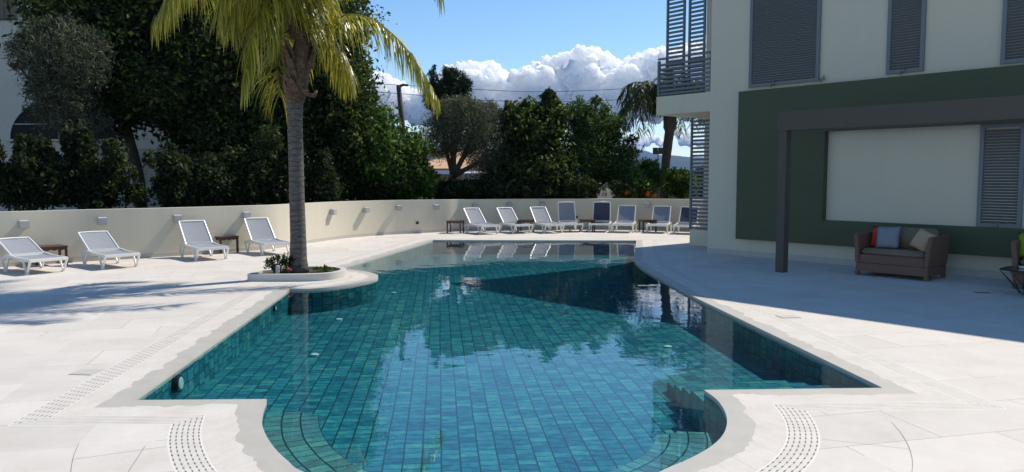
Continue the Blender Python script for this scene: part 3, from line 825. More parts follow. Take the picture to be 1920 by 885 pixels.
# coffee table with wire legs
tcn = G(1934, 553)
ct = empty('coffee_table', (tcn.x, tcn.y, 0), R(12)); tag(ct, 'low table with dark glass top and thin black wire legs by the armchair', 'coffee table')
hx = [(math.cos(R(60 * k + 30)) * .44, math.sin(R(60 * k + 30)) * .44) for k in range(6)]
gm = mat('smoked_glass', (.03, .032, .035), .05, spec=.8); mb = MB(); mb.prism(hx, .385, .397); mb.build('tabletop', gm, ct)
mb = MB()
for k in range(6): mb.tube([(*hx[k], .378), (*hx[(k + 1) % 6], .378)], .008, 5)
mb.build('top_rim', M['metal'], ct)
for k in range(6):
    l = MB(); a = hx[k]; b = hx[(k + 1) % 6]; f = ((a[0] + b[0]) * .2, (a[1] + b[1]) * .2)
    l.tube([(*a, .375), (*f, .008)], .006, 5); l.tube([(*b, .375), (*f, .008)], .006, 5); l.build('leg', M['metal'], ct)
mb = MB(); mb.tube([(0, 0, .398), (0, 0, .42), (0, 0, .43)], [.05, .065, .06], 14)
o = mb.build('ashtray', mat('pale_glass', (.6, .62, .64), .15), smooth=True); p_ = G(1912, 508, .4); o.location = (tcn.x - .08, tcn.y + .1, 0); tag(o, 'small pale ashtray on the dark glass coffee table', 'ashtray')
# service covers in the deck
def cover(px, py, sx, sy, rz, lab, m, nm='drain_cover'):
    g = G(px, py); mb = MB(); mb.box((0, 0, 0), (sx, sy, .004)); mb.box((0, 0, .0025), (sx * .9, sy * .86, .002)); o = mb.build(nm, m); o.location = (g.x, g.y, .003); o.rotation_euler = (0, 0, rz)
    tag(o, lab, 'cover')
cover(1842, 549, .22, .11, 0, 'small dark drain cover in the shaded deck before the armchair', mat('cover_dark', (.16, .16, .16), .6))
cover(163, 698, .22, .2, R(-6), 'pale square inspection cover flush in the deck by the drain band', mat('cover_pale', (.50, .47, .43), .7), 'inspection_cover')
cover(1478, 594, .26, .2, R(6), 'pale rectangular skimmer cover by the right pool edge', mat('cover_pale2', (.50, .47, .43), .7), 'skimmer_cover')

# ------------------------------------------------------------------ pool fittings
def pool_light(px, py, lab, big=1.0):
    # on the left basin wall
    dr_ = (c2 - c1).normalized(); nr = Vector((dr_.y, -dr_.x))
    r = ray(px, py); t = c1.dot(nr) / r.xy.dot(nr); q = r * t + Vector((0, 0, CH))
    o = empty('pool_light', q, math.atan2(nr.x, -nr.y)); tag(o, lab, 'pool light', 'lights set in the pool wall')
    mb = MB(); mb.tube([(0, 0, 0), (0, -.05 * big, 0), (0, -.06 * big, 0)], [.085 * big, .085 * big, .07 * big], 20); mb.build('housing', M['black'], o, smooth=False)
    mb = MB(); mb.tube([(0, -.06 * big, 0), (0, -.068 * big, 0)], [.062 * big, .05 * big], 20); mb.build('lens', M['lens'], o)
pool_light(327, 719, 'large round pool light near the front left pool corner')
pool_light(513, 578, 'small round pool light at the far end of the left pool wall', .55)
def inlet(px, py, lab):
    g = G(px, py, FZ + .01); mb = MB(); mb.tube([(0, 0, -.01), (0, 0, .008), (0, 0, .014)], [.05, .05, .035], 18)
    o = mb.build('floor_inlet', mat('white_inlet', (.75, .8, .78), .4)); o.location = g; tag(o, lab, 'pool inlet', 'round white inlets on the pool floor')
inlet(590, 665, 'white round floor inlet at the left of the pool floor'); inlet(738, 549, 'white floor inlet near the planter peninsula')
inlet(1252, 650, 'white floor inlet at the right of the pool floor'); inlet(636, 599, 'white floor inlet just below the planter shadow')

# ------------------------------------------------------------------ planter
pts = [(-4.58, 13.22), (-4.0, 13.2), (-3.45, 13.24), (-3.16, 13.42), (-3.03, 13.75), (-3.06, 14.08), (-3.3, 14.35), (-3.8, 14.45), (-4.25, 14.1), (-4.58, 13.72)]
sm = [p.xy for p in spline([Vector((*p, 0)) for p in pts[1:9]], 5)]
poly = [Vector(pts[0])] + sm + [Vector(pts[9])]
cx = sum(p.x for p in poly) / len(poly); cy = sum(p.y for p in poly) / len(poly)
pl = empty('planter', (cx, cy, 0)); tag(pl, 'low D shaped cream stone planter curb around the palm trunk', 'planter')
cc_ = Vector((cx, cy)); n = len(poly); outp = [p - cc_ for p in poly]; inp = [q * (1 - .10 / max(.3, q.length)) for q in outp]
mb = MB(); vs = [(*p, 0) for p in outp] + [(*p, .125) for p in outp] + [(*p, .125) for p in inp] + [(*p, 0.0) for p in inp]; fs = []
for i in range(n):
    j = (i + 1) % n
    for k in range(3): fs.append((k * n + i, k * n + j, (k + 1) * n + j, (k + 1) * n + i))
mb.add(vs, fs); mb.build('curb', mat('curb_stone', (.56, .53, .49), .8, var=(5, .6, (.5, .47, .43)), bump=(40, .3, .003)), pl)
mb = MB(); mb.prism([tuple(p) for p in inp], .0, .085); mb.build('soil', M['soil'], pl)

#@@PLANTS
def leafcloud(name, blobs, n, size, m, parent, seed=1, shell=.55, asp=.5, flat=0.0, hang=0.0):
    """blobs: (centre, (rx,ry,rz)) ; many small leaf faces spread through the crown"""
    rnd = random.Random(seed); vs = []; fs = []; tint = []
    tot = sum(b[1][0] * b[1][2] for b in blobs)
    for c, r in blobs:
        c = Vector(c); k = int(n * r[0] * r[2] / tot)
        # sub clumps on the blob give an uneven outline
        cl = []
        for _ in range(max(6, k // 38)):
            d = Vector((rnd.gauss(0, 1), rnd.gauss(0, 1), rnd.gauss(0, 1))).normalized(); rr = rnd.uniform(.35, 1.0) ** .6
            cl.append((Vector((d.x * r[0], d.y * r[1], d.z * r[2])) * rr * rnd.uniform(.85, 1.12), rnd.uniform(.13, .30) * min(r[0], r[2]), rnd.uniform(-.2, .25)))
        for i in range(k):
            if rnd.random() < shell:
                q = cl[rnd.randrange(len(cl))]; d = Vector((rnd.gauss(0, 1), rnd.gauss(0, 1), rnd.gauss(0, 1))) * .6
                p = c + q[0] + d * q[1]; tt = q[2]
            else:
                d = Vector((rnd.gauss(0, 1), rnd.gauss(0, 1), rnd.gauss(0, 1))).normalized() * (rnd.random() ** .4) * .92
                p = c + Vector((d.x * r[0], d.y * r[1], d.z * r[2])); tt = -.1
            s = size * rnd.uniform(.45, 1.65)
            a = Vector((rnd.gauss(0, 1), rnd.gauss(0, 1), rnd.gauss(0, 1) * (1 - flat) - hang)).normalized()
            b = a.cross(Vector((rnd.gauss(0, 1), rnd.gauss(0, 1), rnd.gauss(0, 1)))).normalized() * s * asp
            a = a * s; nb = len(vs)
            vs += [p - a, p - a * .15 + b, p + a, p - a * .15 - b]; fs.append((nb, nb + 1, nb + 2, nb + 3))
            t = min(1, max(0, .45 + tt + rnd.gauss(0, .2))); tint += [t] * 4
    me = bpy.data.meshes.new(name); me.from_pydata(vs, [], fs); me.materials.append(m)
    at = me.attributes.new('tint', 'FLOAT', 'POINT'); at.data.foreach_set('value', tint)
    o = bpy.data.objects.new(name, me); COL.objects.link(o); o.parent = parent; return o
LM = {
 'cyc': leaf_mat('cycad_leaflets', (.012, .03, .008), (.025, .055, .015), (.06, .10, .03), .2),
 'dark': leaf_mat('dark_leaves', (.014, .022, .010), (.035, .052, .02), (.09, .12, .035), .3),
 'ficus': leaf_mat('ficus_leaves', (.018, .028, .012), (.045, .068, .022), (.15, .20, .045), .4),
 'citrus': leaf_mat('citrus_leaves', (.025, .05, .012), (.065, .12, .028), (.17, .25, .05), .4),
 'olive': leaf_mat('olive_leaves', (.045, .052, .036), (.10, .112, .078), (.20, .215, .16), .25),
 'fir': leaf_mat('conifer_needles', (.012, .025, .015), (.025, .05, .025), (.05, .085, .04), .15),
 'feather': leaf_mat('feathery_leaves', (.02, .042, .012), (.055, .10, .028), (.13, .19, .05), .4),
 'hedge': leaf_mat('hedge_leaves', (.012, .02, .010), (.027, .043, .018), (.07, .09, .035), .3),
 'palm': leaf_mat('palm_leaflets', (.12, .14, .02), (.29, .27, .045), (.58, .47, .09), .42, .33, 1.35, .5),
 'palm2': leaf_mat('far_palm_leaflets', (.02, .032, .014), (.05, .07, .025), (.13, .15, .055), .3, .45),
 'flower': leaf_mat('orange_petals', (.6, .1, .02), (.7, .2, .03), (.8, .3, .05), .3),
 'redf': leaf_mat('red_bracts', (.25, .01, .02), (.4, .02, .03), (.5, .04, .04), .3)}
def B(px, py, rx, ry, Y, dy=None):
    c = P(px, py, Y); s = Y / F
    return (c, (rx * s, (dy if dy else (rx + ry) / 2 * s), ry * s))
def tree(name, lab, cat, blobs, n, size, key, trunk=None, group=None, seed=1, base=None, tr=.12, **kw):
    c = blobs[0][0]; bx, by = (base if base else (c.x, c.y))
    o = empty(name, (bx, by, 0)); tag(o, lab, cat, group); off = Vector((bx, by, 0))
    bl = [(Vector(b[0]) - off, b[1]) for b in blobs]
    leafcloud('crown' if cat == 'tree' else 'foliage', bl, n, size, LM[key], o, seed, **kw)
    rnd = random.Random(seed + 5); mb = MB()
    top = bl[0][0]
    z_low = min(b[0].z - b[1][2] * .6 for b in bl); fork = Vector((top.x * .35, top.y * .35, max(.25, z_low)))
    path = spline([(0, 0, -.05), (rnd.uniform(-.08, .08), 0, fork.z * .5), fork], 4)
    mb.tube(path, [tr * (1.25 - .4 * i / (len(path) - 1)) for i in range(len(path))], 8)
    for b in bl:
        e = b[0] + Vector((0, 0, b[1][2] * .35)); mid = fork.lerp(e, .5) + Vector((rnd.uniform(-.2, .2), rnd.uniform(-.2, .2), .1))
        pth = spline([fork - Vector((0, 0, .05)), mid, e], 4); mb.tube(pth, [max(.012, tr * .75 * (1 - i / len(pth)) + .012) for i in range(len(pth))], 6)
    mb.build('trunk' if cat == 'tree' else 'stem', M['bark'], o, smooth=True)
    return o
TG = 'trees behind the garden wall'
# big dark trees on the left
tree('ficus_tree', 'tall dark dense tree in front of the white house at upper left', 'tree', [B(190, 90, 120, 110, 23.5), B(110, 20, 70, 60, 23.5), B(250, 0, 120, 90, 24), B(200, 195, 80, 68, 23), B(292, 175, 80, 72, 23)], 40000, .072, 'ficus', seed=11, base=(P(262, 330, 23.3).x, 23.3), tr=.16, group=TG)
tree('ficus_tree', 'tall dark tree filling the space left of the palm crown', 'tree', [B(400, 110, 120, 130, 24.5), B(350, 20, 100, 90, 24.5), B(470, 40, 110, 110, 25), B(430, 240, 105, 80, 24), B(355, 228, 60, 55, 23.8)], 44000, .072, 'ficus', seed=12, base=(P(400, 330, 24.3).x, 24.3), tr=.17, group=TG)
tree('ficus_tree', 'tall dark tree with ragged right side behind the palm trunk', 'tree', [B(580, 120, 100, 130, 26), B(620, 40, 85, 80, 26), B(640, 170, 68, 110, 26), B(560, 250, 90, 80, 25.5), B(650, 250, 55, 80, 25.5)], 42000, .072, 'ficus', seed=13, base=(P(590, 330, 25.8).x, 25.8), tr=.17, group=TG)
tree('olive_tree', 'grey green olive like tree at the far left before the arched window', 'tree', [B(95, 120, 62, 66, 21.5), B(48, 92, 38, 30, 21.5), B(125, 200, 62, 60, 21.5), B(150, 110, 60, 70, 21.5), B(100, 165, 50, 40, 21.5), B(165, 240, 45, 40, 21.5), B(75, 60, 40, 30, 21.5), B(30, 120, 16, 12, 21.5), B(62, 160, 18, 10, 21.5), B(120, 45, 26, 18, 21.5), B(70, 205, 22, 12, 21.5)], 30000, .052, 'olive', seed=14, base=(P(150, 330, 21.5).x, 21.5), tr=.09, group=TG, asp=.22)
# hedge shrubs directly behind the wall
HS = [(15, 325, 62, 66, 19), (80, 325, 60, 68, 19.3), (145, 318, 55, 78, 19.8), (190, 330, 34, 68, 20), (340, 338, 50, 64, 20.5), (400, 325, 60, 80, 21), (465, 320, 55, 85, 21.5), (520, 330, 50, 75, 22), (590, 335, 50, 70, 23)]
HL = ['dark hedge shrub at the extreme left behind the wall', 'dark hedge shrub below the arched window', 'dark hedge shrub under the olive like tree', 'dark hedge shrub left of the bare white wall gap', 'dark hedge shrub right of the bare white wall gap', 'dark hedge shrub above the third lounger from the left', 'dark hedge shrub above the lounger beside the palm', 'dark hedge shrub just left of the palm trunk', 'dark hedge shrub just right of the palm trunk']
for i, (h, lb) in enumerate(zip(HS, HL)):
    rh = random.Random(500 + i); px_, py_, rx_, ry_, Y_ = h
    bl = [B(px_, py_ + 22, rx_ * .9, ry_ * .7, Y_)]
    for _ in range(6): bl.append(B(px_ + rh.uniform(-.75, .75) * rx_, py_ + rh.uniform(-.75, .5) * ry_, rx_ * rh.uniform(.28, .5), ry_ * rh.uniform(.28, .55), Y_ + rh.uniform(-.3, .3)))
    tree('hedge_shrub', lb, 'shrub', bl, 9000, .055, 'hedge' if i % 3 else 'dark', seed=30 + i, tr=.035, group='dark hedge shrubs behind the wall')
tree('thin_shrub', 'sparse tall shrub growing in the gap before the rough pale wall', 'shrub', [B(235, 340, 22, 45, 20.6), B(262, 365, 26, 26, 20.6), B(228, 290, 14, 26, 20.6), B(285, 300, 16, 18, 20.6)], 1500, .05, 'ficus', seed=77, tr=.03)
# right of the palm
tree('citrus_bush', 'broad leafy bush with bright green sunlit leaves right of the palm', 'shrub', [B(690, 255, 60, 70, 26.5), B(650, 300, 50, 60, 26.3), B(720, 310, 60, 60, 26), B(640, 345, 50, 40, 26)], 17000, .075, 'citrus', seed=41, tr=.06)
tree('citrus_bush', 'smaller green bush left of the olive tree trunk', 'shrub', [B(770, 300, 38, 60, 26.5), B(750, 345, 55, 38, 26.5), B(795, 340, 30, 38, 26.5)], 9000, .07, 'citrus', seed=42, tr=.05)
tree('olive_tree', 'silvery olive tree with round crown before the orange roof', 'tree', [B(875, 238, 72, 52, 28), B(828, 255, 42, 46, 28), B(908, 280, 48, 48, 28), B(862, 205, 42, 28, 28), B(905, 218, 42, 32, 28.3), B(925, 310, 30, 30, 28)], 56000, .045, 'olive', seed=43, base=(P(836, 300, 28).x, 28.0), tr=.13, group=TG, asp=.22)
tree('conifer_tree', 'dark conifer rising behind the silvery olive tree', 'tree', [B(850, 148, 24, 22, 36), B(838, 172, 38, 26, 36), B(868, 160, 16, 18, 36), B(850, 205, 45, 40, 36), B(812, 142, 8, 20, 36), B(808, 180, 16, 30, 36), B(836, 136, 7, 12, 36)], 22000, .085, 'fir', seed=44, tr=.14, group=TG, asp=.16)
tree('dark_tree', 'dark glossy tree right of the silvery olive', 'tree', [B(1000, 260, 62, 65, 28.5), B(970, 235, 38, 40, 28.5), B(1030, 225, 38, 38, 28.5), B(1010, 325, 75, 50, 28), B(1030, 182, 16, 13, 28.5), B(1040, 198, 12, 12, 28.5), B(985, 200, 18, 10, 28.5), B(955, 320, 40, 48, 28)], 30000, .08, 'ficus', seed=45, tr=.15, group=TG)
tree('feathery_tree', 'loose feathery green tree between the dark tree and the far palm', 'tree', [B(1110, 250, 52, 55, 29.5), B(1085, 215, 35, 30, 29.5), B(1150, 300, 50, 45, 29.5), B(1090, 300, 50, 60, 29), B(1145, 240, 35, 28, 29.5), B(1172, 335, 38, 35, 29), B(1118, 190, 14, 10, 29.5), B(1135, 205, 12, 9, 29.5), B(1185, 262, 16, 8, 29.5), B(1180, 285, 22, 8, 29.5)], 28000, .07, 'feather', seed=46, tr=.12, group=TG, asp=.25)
for i, (h, k_, lb) in enumerate([((1215, 332, 32, 30, 30), 'feather', 'low bright shrub left of the far palm trunk'), ((1272, 343, 32, 28, 31), 'citrus', 'low leafy shrub right of the far palm trunk'), ((1190, 352, 40, 25, 28.5), 'feather', 'low shrub with orange flowers beneath the feathery tree'),
        ((860, 358, 50, 22, 27), 'hedge', 'low dark shrub below the silvery olive tree'), ((930, 350, 45, 30, 27.3), 'hedge', 'low dark shrub between the olive tree and the dark tree'), ((1075, 352, 55, 26, 27.5), 'hedge', 'low dark shrub below the feathery tree'), ((1000, 356, 55, 22, 27.2), 'hedge', 'low dark shrub right below the dark glossy tree'), ((700, 360, 60, 25, 26), 'hedge', 'low dark shrub at the foot of the bright bush'), ((1330, 345, 60, 35, 33), 'hedge', 'low shrub behind the building corner')]):
    tree('low_shrub', lb, 'shrub', [B(*h)], 4500, .06, k_, seed=60 + i, tr=.03, group='low shrubs along the back of the wall')
fl = empty('orange_flowers', P(1215, 362, 28)); tag(fl, 'orange flower blooms among the leaves above the far wall', 'flowers')
for kk, bq in enumerate([((0, 0, 0), (.12, .1, .1)), ((-.75, 0, .05), (.08, .1, .07)), ((.25, 0, -.1), (.06, .1, .06))]): leafcloud('bloom', [bq], 90, .045, LM['flower'], fl, 3 + kk)
rf_ = empty('red_bougainvillea', P(800, 283, 31)); tag(rf_, 'dark red flowering creeper spilling over the orange roof edge', 'creeper')
leafcloud('foliage', [((0, 0, 0), (.5, .3, .12)), ((.9, 0, .03), (.4, .2, .1))], 1500, .05, LM['redf'], rf_, 4)

# palms
def frond(name, ctrl, L, m, parent, org, seed=0, n=62, width=.021, droop=1.0, taper=1.0, rr=.022, tintb=0):
    rnd = random.Random(seed); pts = [p - org for p in spline(ctrl, 8)]
    # arc length
    acc = [0]
    for a, b in zip(pts[:-1], pts[1:]): acc.append(acc[-1] + (b - a).length)
    T = acc[-1]
    def at(s):
        s = min(max(s, 0), T - 1e-6)
        for i in range(len(acc) - 1):
            if acc[i + 1] >= s: break
        t = (s - acc[i]) / max(1e-6, acc[i + 1] - acc[i]); return pts[i].lerp(pts[i + 1], t), (pts[i + 1] - pts[i]).normalized()
    rm = MB(); rm.tube(pts, [rr * (1 - .8 * i / len(pts)) for i in range(len(pts))], 6)
    vs = list(rm.v); fs = list(rm.f); tint = [.55] * len(vs); down = Vector((0, 0, -1))
    for i in range(n):
        for sd in (-1, 1):
            u = .10 + .90 * (i + rnd.random() * .8) / n
            p, t = at(u * T); side = t.cross(Vector((0, 0, 1)))
            if side.length < .1: side = Vector((1, 0, 0))
            side.normalize(); ln = 1.06 * L * (.45 + .55 * math.sin(math.pi * min(1, .12 + u * .86)) ** .7) * rnd.uniform(.75, 1.1)
            lift = rnd.uniform(-.45, .45)
            d = (side * sd * rnd.uniform(.45, 1.2) + t * rnd.uniform(.1, .8) + Vector((0, 0, lift))).normalized()
            segs = 4; q = p.copy(); wv = width * rnd.uniform(.7, 1.2); tt = min(1, max(0, .45 + tintb + rnd.gauss(0, .32)))
            fl_ = d.cross(down); fl_ = fl_.normalized() if fl_.length > .05 else side
            fl_ = (fl_ + Vector((rnd.uniform(-.6, .6), rnd.uniform(-.6, .6), rnd.uniform(-.3, .3)))).normalized()
            nb = len(vs)
            for k in range(segs + 1):
                f = k / segs; ww = wv * (1 - f ** 2.0) + .0015
                vs += [q - fl_ * ww, q + fl_ * ww]; tint += [tt, min(1, tt + f * .15)]
                d = (d + down * (.42 + .30 * f) * droop + Vector((rnd.uniform(-.05, .05), rnd.uniform(-.05, .05), 0))).normalized(); q = q + d * ln / segs
            for k in range(segs): a = nb + 2 * k; fs.append((a, a + 1, a + 3, a + 2))
    me = bpy.data.meshes.new(name); me.from_pydata([tuple(v) for v in vs], [], fs); me.materials.append(m)
    a_ = me.attributes.new('tint', 'FLOAT', 'POINT'); a_.data.foreach_set('value', tint)
    o = bpy.data.objects.new(name, me); COL.objects.link(o); o.parent = parent; return o
PY = 13.8; pb = Vector((P(560, 500, PY).x, PY, 0))
palm = empty('palm_tree', pb); tag(palm, 'tall queen palm with ringed grey trunk and drooping yellow green fronds in the planter', 'palm tree')
axis = [P(x, y, PY) - pb for x, y in [(560, 510), (559, 440), (557, 380), (555, 300), (553, 230), (553, 185)]]
rad = [.158, .14, .134, .131, .132, .15]
tp_ = spline(axis, 6); rr_ = [rad[min(5, i // 6)] * (1 - (i % 6) / 6) + rad[min(5, i // 6 + 1)] * ((i % 6) / 6) for i in range(len(tp_))]
rr_[0] = .19; rr_[1] = .172
mb = MB(); mb.tube(tp_, rr_, 20); mb.build('trunk', M['palmbark'], palm, smooth=True)
bootm = mat('dry_leaf_sheath', (.17, .105, .065), .85, bump=(22, 1.0, .05), var=(14, 1.0, (.055, .032, .022)))
rnd = random.Random(3); mb = MB()
mb.tube([P(x, y, PY) - pb for x, y in [(553, 190), (558, 160), (562, 120), (568, 70), (573, 20), (575, -30)]], [.16, .19, .19, .13, .10, .08], 12)
for i in range(26):   # overlapping dead leaf bases
    an = rnd.uniform(0, 6.28); h = rnd.uniform(0, 1); c = P(555 + 14 * h, 178 - 110 * h, PY) - pb
    d = Vector((math.cos(an), math.sin(an), 0)); rr = .16 + .03 * math.sin(h * 3); L_ = rnd.uniform(.22, .42)
    sd = d.cross(Vector((0, 0, 1))) * rnd.uniform(.06, .11)
    a0 = c + d * rr; a1 = c + d * (rr + .05) + Vector((0, 0, L_ * .5)); a2 = c + d * (rr + rnd.uniform(.02, .14)) + Vector((0, 0, L_))
    mb.add([a0 - sd * 1.2, a0 + sd * 1.2, a1 + sd, a1 - sd, a2 + sd * .35, a2 - sd * .35, c + d * (rr - .04), c + d * (rr) + Vector((0, 0, L_ * .5)), a2 * .98 + c * .02],
           [(0, 1, 2, 3), (3, 2, 4, 5), (0, 3, 7, 6), (1, 6, 7, 2), (3, 5, 8, 7), (2, 7, 8, 4)])
mb.build('leaf_sheath', bootm, palm)
mb = MB(); q = P(578, 180, PY - .12) - pb
mb.tube([q + Vector((-.16, 0, .16)), q + Vector((-.04, 0, .05)), q + Vector((.1, 0, .0)), q + Vector((.16, 0, .1))], [.03, .085, .07, .02], 8, flat=.5); mb.build('hanging_husk', bootm, palm, smooth=True)
mb = MB(); mb.tube([P(x, y, PY) - pb for x, y in [(566, 90), (571, 30), (573, -40), (576, -120), (578, -190)]], [.09, .06, .05, .04, .015], 10); mb.build('spear', mat('red_brown_stalk', (.16, .06, .035), .6), palm, smooth=True)
def C(*t): return [P(a, b, PY + d) for a, b, d in t]
FR_ = [
 (C((568, 70, 0), (520, -70, -.3), (430, -95, -.6), (340, -40, -.8), (292, 40, -.9)), 1.0, 1.0),
 (C((566, 70, -.1), (540, -30, -.5), (505, -25, -.9), (478, 50, -1.1), (458, 150, -1.2)), 1.0, 1.0),
 (C((566, 70, .1), (530, -70, .3), (460, -80, .7), (405, -45, .9), (385, 0, 1.0)), .85, 1.0),
 (C((572, 100, 0), (605, 52, .1), (650, 28, .2), (700, 38, .3), (752, 80, .3), (795, 140, .3), (820, 185, .3)), .82, 1.0),
 (C((575, 70, .2), (606, 62, .5), (638, 105, .7), (655, 150, .8)), .80, 1.0),
 (C((560, 80, .3), (535, 66, .7), (520, 110, .9), (524, 180, 1.0)), .95, 1.0),
 (C((575, 50, -.1), (640, -130, -.3), (740, -140, -.5), (800, -80, -.6), (826, -20, -.6)), .9, 1.0),
 (C((575, 50, .1), (620, -130, .5), (690, -170, 1.0), (760, -130, 1.4), (790, -80, 1.6)), .8, 1.0),
 (C((572, 50, .1), (560, -110, 1.0), (535, -110, 1.9), (520, -30, 2.5)), .9, 1.0),
 (C((572, 50, -.1), (600, -100, -.8), (650, -125, -1.4), (690, -80, -1.8)), .8, 1.0),
 (C((568, 50, -.1), (500, -110, -.9), (420, -130, -1.6), (350, -85, -2.1)), .95, 1.0),
 (C((566, 76, 0), (548, 0, -.25), (528, 10, -.35), (508, 70, -.4)), .9, 1.0),
 (C((566, 60, 0), (470, -130, .1), (350, -170, .2), (240, -120, .3)), .9, 1.0),
 (C((570, 60, 0), (540, -60, .3), (480, -60, .5), (430, 0, .6), (415, 50, .6)), .8, 1.0),
 (C((566, 60, 0), (530, -20, -.4), (480, -40, -.7), (445, 10, -.8), (432, 50, -.8)), .9, 1.0),
 (C((570, 60, 0), (575, -60, .5), (600, -50, .9), (625, 10, 1.1), (632, 50, 1.2)), .7, 1.0),
 (C((568, 60, 0), (520, -50, .1), (430, -80, .2), (350, -40, .3), (318, 10, .3)), .9, 1.0),
 (C((566, 60, 0), (525, -30, -.6), (470, -50, -1.1), (420, -10, -1.3), (405, 30, -1.3)), .8, 1.0),
 (C((572, 60, 0), (590, -140, .2), (600, -230, .3), (640, -280, .4)), .7, .8),
 (C((570, 60, 0), (540, -160, -.3), (500, -240, -.6), (430, -270, -.9)), .8, .8),
 (C((570, 60, 0), (560, -120, -.9), (520, -190, -1.7), (450, -160, -2.4), (420, -110, -2.7)), .8, .9),
]
for i, (ct_, L, dp) in enumerate(FR_):
    frond('frond', ct_, L, LM['palm'], palm, pb, seed=100 + i, n=104, droop=dp, width=.0125)
# far palm
Y2 = 31.5; p2 = Vector((P(1248, 330, Y2).x, Y2, 0)); palm2 = empty('palm_tree', p2); tag(palm2, 'far grey green palm with thick trunk beside the balcony', 'palm tree')
ax = [P(x, y, Y2) - p2 for x, y in [(1246, 400), (1247, 330), (1251, 280), (1256, 240), (1256, 215)]]
mb = MB(); mb.tube(spline(ax, 5), [.19] * 5 + [.18] * 5 + [.19] * 5 + [.27] * 5 + [.2], 14); mb.build('trunk', M['bark'], palm2, smooth=True)
rnd = random.Random(8)
for i in range(30):
    an = 2 * math.pi * i / 30 + rnd.uniform(-.15, .15); el = rnd.choice([.1, .4, .8, 1.1, 1.4]); R_ = rnd.uniform(2.2, 2.9)
    c = P(1255, 212, Y2); d = Vector((math.cos(an), math.sin(an), 0)); up = math.sin(el)
    ct_ = [c, c + d * R_ * .35 + Vector((0, 0, .35 + .85 * up)), c + d * R_ * .75 * (1 - .2 * up) + Vector((0, 0, .25 + 1.0 * up)), c + d * R_ * (1 - .25 * up) + Vector((0, 0, -.9 + 1.7 * up))]
    frond('frond', ct_, .75, LM['palm2'], palm2, p2, seed=200 + i, n=46, width=.026, rr=.03)
# cycads behind the wall
def cycad(px, py, Y, s, lab, seed):
    c = P(px, py, Y); c.z = max(.5, c.z); b = Vector((c.x, c.y, 0)); o = empty('cycad', b); tag(o, lab, 'cycad', 'cycads behind the wall'); rnd = random.Random(seed)
    mb = MB(); mb.tube([(0, 0, 0), (0, 0, c.z * .6), (0, 0, c.z)], [.16, .15, .12], 10); mb.build('trunk', M['bark'], o, smooth=True)
    for i in range(18):
        an = 2 * math.pi * i / 18 + rnd.uniform(-.15, .15); d = Vector((math.cos(an), math.sin(an), 0)); u = rnd.uniform(.2, 1)
        ct_ = [c, c + d * s * .4 + Vector((0, 0, .25 + .35 * u)), c + d * s * .8 + Vector((0, 0, .25 + .35 * u)), c + d * s * 1.05 + Vector((0, 0, .3 * u - .1))]
        frond('frond', ct_, .16, LM['cyc'], o, b, seed=seed * 30 + i, n=26, width=.014, droop=.12, rr=.012)
cycad(752, 366, 26.4, .8, 'low cycad with stiff arching fronds below the smaller green bush', 5)
cycad(1060, 366, 28.2, .8, 'low cycad with stiff fronds below the dark tree', 6)
cycad(1155, 368, 28.2, .8, 'low cycad rosette below the feathery tree nearest the far palm', 7)
# small plants in the planter
def plant(x, y, h, r, n, key, lab, size=.03, nm='flowering_plant', seed=1):
    o = empty(nm, (x, y, .08)); tag(o, lab, 'plant'); rnd = random.Random(seed); mb = MB()
    for i in range(7):
        a = rnd.uniform(0, 6.28); mb.tube([(0, 0, 0), (math.cos(a) * r * .3, math.sin(a) * r * .3, h * .5), (math.cos(a) * r * .7, math.sin(a) * r * .7, h * .9)], [.008, .006, .003], 5)
    mb.build('stem', M['bark'], o)
    leafcloud('foliage', [((0, 0, h * .65), (r, r, h * .42))], n, size, LM[key], o, seed, asp=.35); return o
plant(-4.22, 13.55, .34, .16, 420, 'citrus', 'taller leafy green plant at the left end of the planter', seed=2)
plant(-4.02, 13.75, .36, .17, 420, 'ficus', 'dark leafy bush close behind the trunk base in the planter', seed=3)
o = plant(-4.0, 13.42, .16, .12, 160, 'ficus', 'low purplish plant with pink flowers beside the palm trunk', seed=4)
leafcloud('bloom', [((.1, -.05, .12), (.05, .05, .03))], 40, .018, leaf_mat('pink_petals', (.5, .08, .2), (.6, .12, .3), (.7, .2, .4)), o, 9)
plant(-3.4, 13.9, .09, .24, 260, 'citrus', 'low green ground plant right of the palm trunk in the planter', nm='ground_plant', seed=5)
mb = MB(); mb.tube([(0, 0, 0), (0, 0, .17), (0, 0, .18)], [.035, .035, .02], 12); o = mb.build('garden_spotlight', M['lamp'], smooth=False); o.location = (-4.10, 13.36, .085); o.rotation_euler = (R(-8), 0, 0); tag(o, 'small pale cylindrical spotlight standing in the planter', 'spotlight')

#@@BACK
# ------------------------------------------------------------------ white house at the left
hY = 28.0; ho = empty('white_house', (P(60, 330, hY).x, hY, 0)); tag(ho, 'white rendered house with arched dark window behind the trees at left', 'house'); hx0 = ho.location.x
mb = MB(); x0 = P(-400, 200, hY).x - hx0; x1 = P(560, 200, hY).x - hx0; mb.box(((x0 + x1) / 2, 3, 4.5), (x1 - x0, 6, 9.0)); mb.build('wall', M['house'], ho)
ax0 = P(20, 262, hY); ax1 = P(205, 262, hY); ac = (ax0 + ax1) / 2; ar = (ax1.x - ax0.x) / 2; ah = P(100, 185, hY).z - ac.z
mb = MB(); pr = [(ac.x - hx0 + ar * math.cos(math.pi * k / 24), ac.z + ah * math.sin(math.pi * k / 24)) for k in range(25)]
vs = [(x, -.03, z) for x, z in pr]; mb.add(vs, [tuple(range(25))]); win = mb.build('window', M['glass'], ho)
mb = MB()
for k in range(24): mb.bar((pr[k][0], -.05, pr[k][1]), (pr[k + 1][0], -.05, pr[k + 1][1]), .05, .05)
